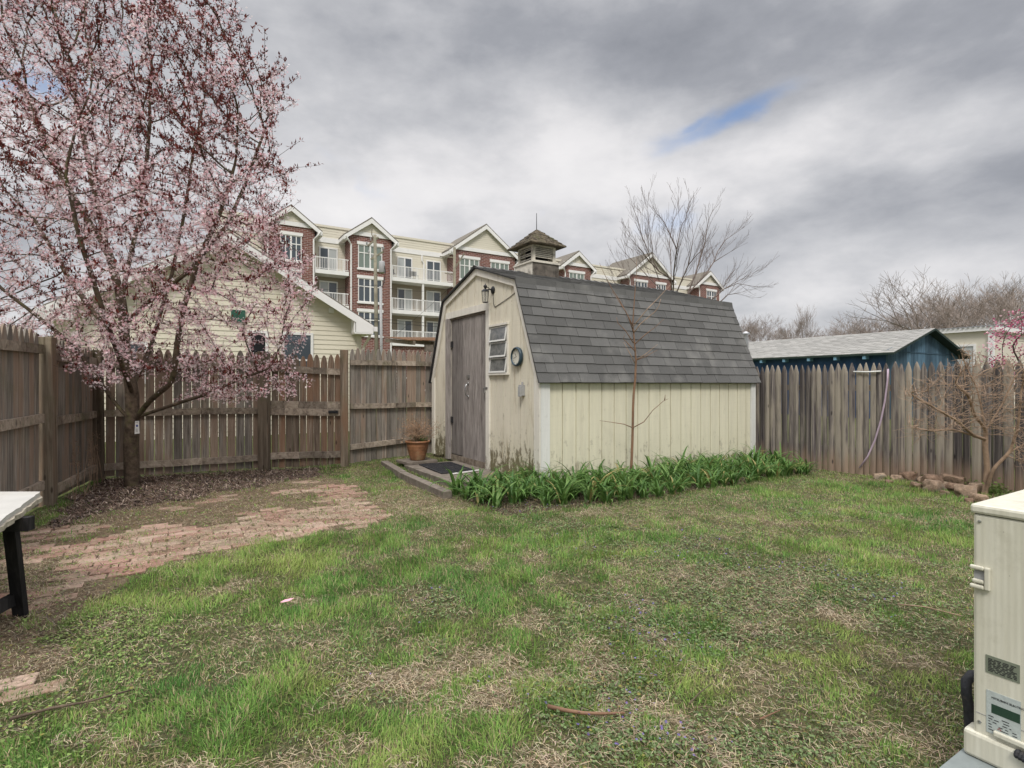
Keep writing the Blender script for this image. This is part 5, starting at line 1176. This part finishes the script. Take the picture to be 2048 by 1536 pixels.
MB().box(-.003, -.0008, y1+.006, -.004, zb_+.028, zt_-.016).build('handle_recess', M['greybox'], ac)
def label(px0, px1, pyt, pyb, mat, nm):
    a, zt = acp(px0, pyt); b, _ = acp(px1, pyt); _, zb = acp(px0, pyb); b = max(b, -AD+.02)
    return MB().box(-.0016, -.0003, b, a, zb, zt).build(nm, mat, ac), a, b, zb, zt
o, a, b, zb, zt = label(1971.5, 2040, 1308, 1343, simple('grey green label', (.17, .19, .14), .06, 30), 'warning_label')
mb = MB()
for k in range(9):
    z = zt-.008-(zt-zb-.012)*k/9; y = a-.006
    while y > b+.012:
        w2 = random.uniform(.006, .018); mb.box(-.0022, -.0017, max(b+.006, y-w2), y, z-.0022, z); y -= w2+.004
mb.build('label_lettering', M['black'], o)
o, a, b, zb, zt = label(1973, 2042, 1378, 1462, simple('silver rating label', (.40, .44, .42), .1, 60), 'rating_label')
mb = MB(); mb.box(-.0022, -.0017, a-.075, a-.012, zt-.062, zt-.036)
o2 = mb.build('label_band', simple('dark green band', (.02, .05, .03), .1, 20), o)
mb = MB()
for k in range(14):
    z = zt-.072-k*.0078; y = a-.005
    while y > b+.015 and z > zb+.004:
        w2 = random.uniform(.004, .02); mb.box(-.0022, -.0017, max(b+.006, y-w2), y, z-.002, z); y -= w2+random.uniform(.003, .02)
mb.lathe([(.0, -.0017), (.009, -.0017), (.009, -.0022), (0, -.0022)], (0, a-.098, zt-.05), 14, axis='x'); mb.build('label_lettering', M['black'], o)
cu = bpy.data.curves.new('label_title', 'FONT'); cu.body = 'MITSUBISHI ELECTRIC'; cu.size = .0075; cu.extrude = .0003; cu.materials.append(M['black'])
to = bpy.data.objects.new('label_title', cu); C.objects.link(to); to.parent = o; to.location = (-.0022, a-.012, zt-.020); to.rotation_euler = (R(90), 0, R(-90))
bpy.context.view_layer.update(); dg = bpy.context.evaluated_depsgraph_get(); tm = bpy.data.meshes.new_from_object(to.evaluated_get(dg)); tl_ = bpy.data.objects.new('label_title', tm); C.objects.link(tl_); tl_.parent = o; tl_.location = to.location; tl_.rotation_euler = to.rotation_euler; bpy.data.objects.remove(to); tl_.name = 'label_title'
mb = MB()
for c_, s_ in ((0, 1), (-.0045, 0), (.0045, 0)): mb.prism([(c_*.6-.0025, s_*.004-.0), (c_*.6, s_*.004+.0025), (c_*.6+.0025, s_*.004), (c_*.6, s_*.004-.0025)], (-.0022, a-.03, zb+.020), (0, -1, 0), (0, 0, 1), (-1, 0, 0), .0004)
mb.build('diamond_mark', simple('red mark', (.28, .14, .13), .1, 10), o)
for z_ in (ah-.05, ab+.05):
    for y_ in (-.016, -.16): MB().lathe([(0, 0), (.0045, 0), (.004, -.0025), (0, -.003)], (-.0005, y_, z_), 10, axis='x').build('screw', M['steel'], ac)
MB().box(-.0012, -.0002, -AD+.01, -.008, ab+.075, ab+.0765).build('panel_seam', M['greybox'], ac)
mb = MB(); mb.box(-.010, AL, -AD-.01, .022, .095, .172); mb.box(-.045, AL, -AD-.02, .09, .15, .19) if False else None
mb.build('plinth', M['acm'], ac, bevel=.01); MB().box(-.012, 0.0, -AD, -.05, .185, .20).build('lower_lip', M['acm'], ac, bevel=.003)
hp_ = [(-.01, -.10, .165), (-.02, -.16, .16), (-.03, -.22, .15), (-.03, -.30, .145), (-.02, -.42, .145)]
mb = MB(); pts = []
for i in range(60):
    k = i/59*(len(hp_)-1); j = min(int(k), len(hp_)-2); f = k-j; pts.append(Vector(hp_[j]).lerp(Vector(hp_[j+1]), f))
mb.tube(pts, [.014 if i % 2 else .0115 for i in range(60)], 8); mb.build('corrugated_hose', M['rubber'], ac)
MB().tube([(.12, .022, .29), (.08, .03, .30), (.052, .034, .285), (.048, .032, .25), (.058, .03, .21), (.06, .028, .16), (.06, .028, .10)], .014, 10).build('insulated_pipe', M['rubber'], ac, smooth=True)
o = MB().box(-.34, 1.3, -.8, .03, -.03, .094).build('equipment_pad', simple('blue grey pad', (.20, .225, .22), .08, 30, .8)); o.location = (*aw, 0); o.rotation_euler.z = GA; tag(o, 'smooth blue grey pad under the outdoor unit', 'pad')
# painted board on sawhorse
th = .60
cream = simple('chalky white board paint', (.44, .43, .40), .08, 7, .8, bump=.3, dirt=(.40, .37, .31), dirt_amt=.6)
tbl = empty('work_table', (-2.8, 2.7, 0), label='chipped white board laid across black sawhorses', cat='table')
TA, TBp, TC, TD = (-2.62, 3.04), (-2.02, 2.02), (-3.3, 1.97), (-3.9, 3.04)
def mixp(p, q, k): return (p[0]+(q[0]-p[0])*k, p[1]+(q[1]-p[1])*k)
with Off(tbl):
    N_ = 4
    for k in range(N_):
        a0, a1 = mixp(TA, TD, k/N_+.002), mixp(TA, TD, (k+1)/N_-.002); b0_, b1_ = mixp(TBp, TC, k/N_+.002), mixp(TBp, TC, (k+1)/N_-.002)
        e0 = [mixp(a0, b0_, i/24) for i in range(25)]
        if k == 0: e0 = [(x+random.uniform(-.012, .004), y) for x, y in e0]
        poly = e0+[b1_, a1]; MB().prism(poly, (0, 0, th-.022), (1, 0, 0), (0, 1, 0), (0, 0, 1), .022).build('board', cream, tbl)
    sh_ = simple('ragged board edge', (.38, .34, .27), .4, 30, .95, bump=1., dirt=(.14, .11, .08), dirt_amt=.6)
    MB().prism([(x+.002+random.uniform(-.01, .012), y) for x, y in [mixp(TA, TBp, i/24) for i in range(25)]]+[mixp(TBp, TC, .06), mixp(TA, TD, .06)], (0, 0, th-.045), (1, 0, 0), (0, 1, 0), (0, 0, 1), .0225).build('board_edge', sh_, tbl)
hrs = empty('sawhorse', (-2.6, 2.7, 0), label='black wooden sawhorse carrying the white board', cat='sawhorse')
BK_ = wood('black stained wood', (.010, .010, .011), (.022, .021, .022), (.05, .045, .045), fs=10, zs=2, knots=False)
red_ = simple('reddish edge', (.10, .045, .04), .2, 10)
with Off(hrs):
    MB().bar((-2.345, 2.66, .52), (-3.35, 2.50, .52), .045, .065).build('beam', BK_, hrs)
    MB().bar((-2.47, 2.68, .545), (-2.52, 2.80, -.02), .03, .058, (1, 0, .2)).build('leg', BK_, hrs)
    MB().bar((-2.52, 2.62, .545), (-2.50, 2.36, -.02), .03, .058, (1, 0, .2)).build('leg', BK_, hrs)
    MB().bar((-3.2, 2.55, .545), (-3.25, 2.75, -.02), .03, .058, (1, 0, .2)).build('leg', BK_, hrs)
    MB().bar((-3.2, 2.50, .545), (-3.2, 2.25, -.02), .03, .058, (1, 0, .2)).build('leg', BK_, hrs)
    MB().bar((-2.53, 2.79, .11), (-2.52, 2.30, .07), .03, .06).build('brace', BK_, hrs)
# ============================================================ ROCKS, STICKS
def rock(x, y, rx, ry, rz, lab):
    import bmesh
    bm = bmesh.new(); bmesh.ops.create_icosphere(bm, subdivisions=3, radius=1); s = random.uniform(0, 99)
    for v in bm.verts:
        c = v.co; k = 1+.75*(float(vnoise(c.x*1.4+s+5, c.y*1.4+c.z*2+s))-.5)+.4*(float(vnoise(c.x*3.2+s+9, c.y*3.2-c.z*3+s+4))-.5)+.14*(float(vnoise(c.x*8+s+9, c.y*8-c.z*7+s+4))-.5)
        v.co = Vector((max(-.8, min(.8, c.x*k)), max(-.8, min(.8, c.y*k)), max(-.75, min(.72, c.z*k))))
        v.co.x *= rx; v.co.y *= ry; v.co.z *= rz
    me = bpy.data.meshes.new('rock'); bm.to_mesh(me); bm.free(); me.materials.append(M['rock']); me.polygons.foreach_set('use_smooth', [True]*len(me.polygons))
    o = bpy.data.objects.new('rock', me); C.objects.link(o); o.location = (x, y, gzf(x, y)+rz*.45); o.rotation_euler = (random.uniform(-.2, .2), random.uniform(-.2, .2), random.uniform(0, 6)); tag(o, lab, 'rock', 'rocks edging the bed by the stockade fence'); return o
for i, (px, py, w2, lab) in enumerate([(1718, 941, 26, 'lone pale stone at the foot of the lilac hose'), (1762, 958, 30, 0), (1796, 963, 34, 0), (1822, 962, 44, 'upright tan rock at the back of the rock edging'), (1848, 966, 30, 0), (1836, 977, 30, 0), (1868, 972, 50, 'broad orange tan rock in the middle of the rock edging'), (1872, 982, 52, 0),
        (1893, 974, 22, 'small pale rock between two broad tan rocks'), (1912, 970, 52, 'large sandy rock behind the front row of rocks'), (1910, 984, 46, 0), (1935, 993, 56, 'wide reddish flat rock near the outdoor unit'), (1955, 987, 44, 0), (1962, 1003, 42, 'light grey rock closest to the outdoor unit'), (1938, 1003, 22, 0), (1890, 990, 22, 0), (1780, 968, 18, 0)]):
    x, y = GP(px, py); s = w2/F*y*.46; rock(x, y+s*.2, s, s*.85, s*random.uniform(.62, .85), lab or 'tan field stone in the rock edging before the stockade fence')
def stick(pts, r, lab, mat=None):
    p = []
    for (px, py, z) in pts: x, y = GP(px, py); p.append((x, y, gzf(x, y)+z))
    tag(MB().tube(p, [r*(1-.5*i/(len(p)-1)) for i in range(len(p))], 7).build('fallen_branch', mat or M['bark'], smooth=True), lab, 'fallen branch', 'fallen branches on the lawn')
stick([(1096, 1428, .03), (1130, 1440, .035), (1165, 1446, .035), (1200, 1444, .03), (1250, 1436, .02)], .008, 'curved brown branch lying in the grass at the front', M['sapbark'])
stick([(20, 1447, .02), (100, 1432, .03), (180, 1418, .03), (268, 1390, .02)], .006, 'long dark thin branch in the grass at the lower left')
stick([(1378, 1432, .05), (1400, 1412, .06), (1424, 1394, .06)], .003, 'short dark twig poking from the ground ivy')
stick([(1795, 1222, .03), (1850, 1232, .04), (1925, 1247, .03)], .004, 'thin tan twig lying near the outdoor unit', M['twigt'])
stick([(1520, 1443, .02), (1560, 1430, .03)], .004, 'stubby brown twig in the straw at the front', M['sapbark'])
x, y = GP(573, 1220)
tag(MB().add([(-.035, 0, 0), (-.015, .012, .01), (.02, .010, .018), (.04, .004, .022), (.02, -.012, .012), (-.015, -.012, .004)], [(0, 5, 4, 3, 2, 1)]).build('fallen_petal', material('pink petal', None, .6, (.70, .36, .42)), None, (x, y, gzf(x, y)+.045)), 'single pink petal lying on the lush grass', 'petal')
# dry weed stalks at the left fence
for i, (px, py, hh) in enumerate([(160, 985, .55), (168, 1000, .5), (150, 1005, .42), (196, 975, .72), (188, 985, .6), (205, 965, .5), (380, 925, .45)]):
    x, y = GP(px, py); e = empty('dead_weed', (x, y, gzf(x, y)), label='dry brown weed stalk standing in the mulch by the left fence', cat='weed', group='dead weed stalks'); mb = MB()
    for k in range(3):
        q = random.uniform(0, 6.28); top_ = Vector((math.cos(q)*.06, math.sin(q)*.06, hh*random.uniform(.7, 1))); mid = top_*.5+Vector((random.gauss(0, .015), random.gauss(0, .015), 0)); mb.tube([(0, 0, 0), mid, top_], [.003, .0025, .0015], 4)
        for j in range(5):
            b = top_+Vector((random.gauss(0, .02), random.gauss(0, .02), random.gauss(0, .03))); mb.tube([top_*.93, b], [.0012, .0008], 3)
            mb.add([b+Vector((-.008, 0, 0)), b+Vector((0, .008, .004)), b+Vector((.008, 0, 0)), b+Vector((0, -.006, .010))], [(0, 1, 2, 3)])
    mb.build('stalks', M['twigt'], e)
# ============================================================ DAYLILIES
def lily(seed):
    rs = random.Random(seed); V = []; Fc = []; Cc = []
    for k in range(17):
        q = rs.uniform(0, 2*PI); L_ = rs.uniform(.28, .50); wd = rs.uniform(.010, .016); up = rs.uniform(1.0, 1.42); cv = rs.uniform(1.1, 2.6); x0, y0 = rs.gauss(0, .022), rs.gauss(0, .022); a = up; p = Vector((x0, y0, 0)); tw_ = rs.uniform(-.3, .3)
        col = rs.choice([(.085, .17, .04), (.115, .215, .05), (.065, .14, .035), (.16, .26, .075)]); m = 8; n0 = len(V)
        if rs.random() < .08: col = (.30, .26, .10)
        for i in range(m+1):
            t_ = i/m; sd = Vector((-math.sin(q), math.cos(q), tw_*t_)); w3 = wd*(.75+.5*t_ if t_ < .35 else .925*(1-((t_-.35)/.65)**1.8)+.02)
            nn = Vector((-math.cos(q)*math.sin(a), -math.sin(q)*math.sin(a), math.cos(a)))
            V += [p-sd*w3+nn*w3*.45, p.copy(), p+sd*w3+nn*w3*.45]; Cc += [col]*3
            p = p+Vector((math.cos(q)*math.cos(a), math.sin(q)*math.cos(a), math.sin(a)))*L_/m; a -= cv/m*(0.35+1.6*t_)
        for i in range(m):
            for j in range(2): b = n0+i*3+j; Fc.append((b, b+1, b+4, b+3))
    me = bpy.data.meshes.new('daylily'); me.from_pydata([tuple(v) for v in V], [], Fc); a_ = me.attributes.new('Col', 'FLOAT_COLOR', 'POINT'); a_.data.foreach_set('color', [c for t3 in Cc for c in (*t3, 1)])
    me.polygons.foreach_set('use_smooth', [True]*len(Fc)); me.materials.append(M['lily']); return me
M['lily'] = leafm('daylily leaf', .3, .45); lm = [lily(s) for s in range(8)]
spots = []
rr_ = random.Random(5)
while len(spots) < 150:
    a = rr_.uniform(-.98, SL-.05); b = -.12-rr_.random()**.9*.90 if a > .05 else rr_.uniform(-.85, .36)
    if a > SL: b = rr_.uniform(-.85, .25)
    if a < -.45 and b < -.6: continue
    if a < .05 and b > .36+a*.15: continue
    if any((a-c)**2+(b-d)**2 < .135**2 for c, d in spots):
        if rr_.random() < .99: continue
    spots.append((a, b))
for i, (a, b) in enumerate(spots):
    x, y = to_world(ORG, a, b); o = bpy.data.objects.new('daylily', lm[i % 8]); C.objects.link(o); o.location = (x, y, gzf(x, y)-.01); o.rotation_euler.z = rr_.uniform(0, 6.28); s = rr_.uniform(.7, 1.12)*(1 if b > -.7 else .85); o.scale = (s, s, s*rr_.uniform(.85, 1.05))
    lab = 'green daylily clump in the thick bed along the yellow shed wall' if 0 < a < SL else ('green daylily clump at the bed end by the shed step' if a <= 0 else 'green daylily clump at the bed end by the stockade fence')
    tag(o, lab, 'daylily', 'daylilies around the shed')
# leafy plants in the rock bed
for i, (px, py, sz) in enumerate([(1770, 945, 1.2), (1745, 938, .8), (1795, 948, .9), (1858, 958, .9), (1885, 965, .9), (1915, 968, .8), (1935, 972, .8), (1968, 985, .9), (1840, 955, .8), (1990, 990, .8)]):
    x, y = GP(px, py); n = int(170*sz); pp = np.c_[rng.normal(0, .10*sz, n), rng.normal(0, .07*sz, n), np.abs(rng.normal(.05, .045, n))*sz]
    OV = ([(0, 0, 0), (.5, .3, .1), (.45, .75, .12), (0, 1.1, .0), (-.45, .75, .12), (-.5, .3, .1)], [(0, 1, 2, 3), (0, 3, 4, 5)])
    o = scatter('leafy_plant', [(*OV, pp, rotmats(rng.uniform(0, 6.28, n), rng.uniform(-.3, .9, n)), rng.uniform(.014, .032, n), np.array([.12, .17, .045])*rng.uniform(.55, 1.5, (n, 1)))], M['leaf']); o.location = (x, y, gzf(x, y))
    tag(o, ['lushest low leafy plant beside the lilac hose', 'low leafy plant at the left end of the rock bed'][i] if i < 2 else 'low leafy plant growing behind the rock edging', 'plant', 'leafy plants in the rock bed')

# ============================================================ GRASS AND GROUND COVER
def samp(n, ymax=10.4):
    y = 1.55+(ymax-1.55)*rng.random(n)**1.3; x = rng.uniform(-1, 1, n)*(1.0*y+1.0); m = inpoly(x, y, YARD); return x[m], y[m]
BL = ([(-.5, 0, 0), (.5, 0, 0), (.42, .22, .55), (-.42, .22, .55), (0, .75, 1)], [(0, 1, 2, 3), (3, 2, 4)])
BL2 = ([(-.5, 0, 0), (.5, 0, 0), (.45, .08, .6), (-.45, .08, .6), (0, .3, 1)], [(0, 1, 2, 3), (3, 2, 4)])
SB = ([(-.5, -.5, 0), (.5, -.5, 0), (.5, 0, .35), (-.5, 0, .35), (.35, .5, 0), (-.35, .5, 0)], [(0, 1, 2, 3), (3, 2, 4, 5)])
LEAF6 = ([(0, 0, 0), (.5, .12, .1), (.55, .55, .12), (.2, .95, .05), (-.2, .95, .05), (-.55, .55, .12), (-.5, .12, .1)], [(0, 1, 2, 3), (0, 3, 4), (0, 4, 5, 6)])
x, y = samp(900000); z = zones(x, y); g0 = gz(x, y); n = len(x); far = 1+.13*(y-2)
tuft = fbm(x+5, y+2, 9, 2)
pgr = .76+.45*z['lush']-.42*np.clip(z['dry'], 0, 1)-.26*np.clip(z['ivy']-z['lush']*.8, 0, 1)+(tuft-.5)*1.3
pgr = np.where(z['pat'], (tuft > .6)*.28, pgr); pgr = np.where(z['mul'], (tuft > .72)*.15, pgr); pgr = np.where(z['bed'], .05, pgr); pgr[z['no']] = 0
k = rng.random(n) < pgr; xs, ys, gs, fr, lu = x[k], y[k], g0[k], far[k], z['lush'][k]; m = len(xs)
hue = fbm(xs+40, ys+13, 1.3, 3)*.6+fbm(xs+60, ys+3, 7, 2)*.42+rng.normal(0, .10, m)+blobs(xs, ys, [(600, 1130, 80, 25, .35), (1400, 1365, 90, 30, .3), (660, 1370, 120, 40, .3), (1800, 1350, 100, 60, .3), (1550, 1330, 80, 30, .25), (950, 1020, 60, 15, .3)])
ca, cb, cc = np.array([.085, .195, .045]), np.array([.18, .32, .07]), np.array([.31, .39, .11]); hh = np.clip((hue-.3)/.5, 0, 1)[:, None]
col = np.where(hh < .5, ca+(cb-ca)*hh*2, cb+(cc-cb)*(hh-.5)*2)*rng.uniform(.7, 1.35, (m, 1)); dead = rng.random(m) < .17+.22*(lu < .5); col[dead] = np.array([.42, .34, .20])*rng.uniform(.6, 1.2, (dead.sum(), 1))
hgt = (.020+.028*np.clip(lu, 0, 1.1))*rng.uniform(.45, 1.35, m)*fr**.35*np.clip(.62+.15*(ys-1.6), .6, 1)
yaw = 12.6*fbm(xs+3, ys+8, 3.2, 2)+rng.normal(0, 1.1, m); tl = -(.42+rng.normal(0, .55, m))
sel = rng.random(m) < .5
gr = []
for s_, T in ((sel, BL), (~sel, BL2)): gr.append((*T, np.c_[xs, ys, gs-.002][s_], rotmats(yaw[s_], tl[s_]), np.c_[rng.uniform(.0018, .0034, s_.sum())*fr[s_], hgt[s_]*.8, hgt[s_]], col[s_]))
tag(scatter('grass', gr, M['leaf']), 'patchy green lawn grass', kind='stuff')
# straw and dead blades
x, y = samp(560000); z = zones(x, y); n = len(x); pd = .13+.62*np.clip(z['dry'], 0, 1.1)-.25*z['lush']+.1*z['ivy']
pd = np.where(z['pat'], .60+(fbm(x, y, 2.5, 3)-.5)*2.2, pd); pd = np.where(z['mul'], .22, pd); pd = np.where(z['bed'], .25, pd); pd[z['no']] = .0
k = rng.random(n) < pd; xs, ys = x[k], y[k]; m = len(xs); fr = 1+.13*(ys-2); col = np.array([.50, .41, .28])*rng.uniform(.4, 1.2, (m, 1))*(1+rng.normal(0, .05, (m, 3)))
br = rng.random(m) < np.where(z['pat'][k] | z['mul'][k], .3, .18); col[br] *= np.array([.38, .32, .28])
tag(scatter('dry_straw', [(*SB, np.c_[xs, ys, gz(xs, ys)+rng.uniform(.004, .022, m)], rotmats(rng.normal(1.2, 1.1, m), rng.normal(0, .18, m)), np.c_[rng.uniform(.0011, .0023, m)*fr, rng.uniform(.012, .048, m)*fr**.6, rng.uniform(.0, .014, m)], col)], M['straw']), 'dead tan straw and clippings lying over the lawn', kind='stuff')
# mulch chips
x, y = samp(400000); z = zones(x, y); k = (z['mul'] | z['bed'] & (rng.random(len(x)) < .45) | (z['pat'] & (rng.random(len(x)) < .08)) | ((z['ivy'] > .5) & (rng.random(len(x)) < .02))) & (rng.random(len(x)) < .75) & ~z['no']; xs, ys = x[k], y[k]; m = len(xs)
col = np.array([(.13, .085, .065), (.07, .052, .048), (.27, .20, .155), (.44, .36, .29)])[rng.choice(4, m, p=[.34, .26, .24, .16])]*rng.uniform(.7, 1.3, (m, 1))
om = ~z['mul'][k]; col[om] = np.array([.15, .12, .09])*rng.uniform(.6, 1.4, (om.sum(), 1))
tag(scatter('bark_mulch', [(*SB, np.c_[xs, ys, gz(xs, ys)+rng.uniform(.001, .03, m)], rotmats(rng.normal(1.3, .9, m), rng.normal(0, .35, m)), np.c_[rng.uniform(.004, .012, m), rng.uniform(.02, .09, m), rng.uniform(.002, .014, m)]*np.where(om, .55, 1)[:, None], col)], M['straw']), 'dark shredded bark mulch under the plum tree', kind='stuff')
# ground ivy and violets
x, y = samp(420000); z = zones(x, y); n = len(x); pi_ = .08+.80*z['ivy']-.25*np.clip(z['lush'], 0, 1)-.3*np.clip(z['dry'], 0, 1); pi_ = np.where(z['pat'], .06+.3*(tuft[:n] > .66 if len(tuft) >= n else 0), pi_); pi_ = np.where(z['mul'], .03, pi_); pi_ = np.where(z['bed'], .18, pi_); pi_[z['no']] = 0
k = rng.random(n) < pi_; xs, ys = x[k], y[k]; m = len(xs); fr = 1+.12*(ys-2)
left_ = xs < -1.2
col = np.where(left_[:, None], np.array([.20, .28, .085]), np.array([.155, .215, .09]))*rng.uniform(.55, 1.5, (m, 1)); ylw = rng.random(m) < .07; col[ylw] = np.array([.26, .24, .07])
tag(scatter('ground_ivy', [(*LEAF6, np.c_[xs, ys, gz(xs, ys)+rng.uniform(.004, .028, m)], rotmats(rng.uniform(0, 6.28, m), rng.normal(0, .45, m)), (rng.uniform(.0055, .0118, m)*fr)[:, None]*np.ones((1, 3)), col)], M['leaf']), 'low round leaved ground ivy spreading through the lawn', kind='stuff')
x, y = samp(52000); z = zones(x, y); cl_ = fbm(x+9, y+1, 2.6, 2); k = (rng.random(len(x)) < np.clip(z['ivy']-.25, 0, 1)*.45*(cl_ > .52)+.12*((z['bed']) & (cl_ > .45))) & (x > -.7) & ~z['no']; xs, ys = x[k], y[k]; m = len(xs)
fr = 1+.10*(ys-2); tag(scatter('violets', [(*FLW, np.c_[xs, ys, gz(xs, ys)+rng.uniform(.025, .05, m)], rotmats(rng.uniform(0, 6.28, m), rng.normal(.3, .5, m)), rng.uniform(.003, .0062, m)*fr, np.array([.24, .17, .50])*rng.uniform(.6, 1.5, (m, 1)))], M['petal']), 'tiny purple violets dotted through the ground ivy', kind='stuff')
n = 2600; xs = rng.normal(-4.0, 1.1, n); ys = rng.normal(6.0, .8, n); k = inpoly(xs, ys, YARD); xs, ys = xs[k], ys[k]; m = len(xs)
tag(scatter('fallen_petals', [(*DIAM, np.c_[xs, ys, gz(xs, ys)+.022], rotmats(rng.uniform(0, 6.28, m), rng.normal(0, .3, m)), rng.uniform(.006, .010, m), np.array([.75, .58, .58])*rng.uniform(.8, 1.15, (m, 1)))], M['petal']), 'pale petals fallen beneath the plum tree', kind='stuff')
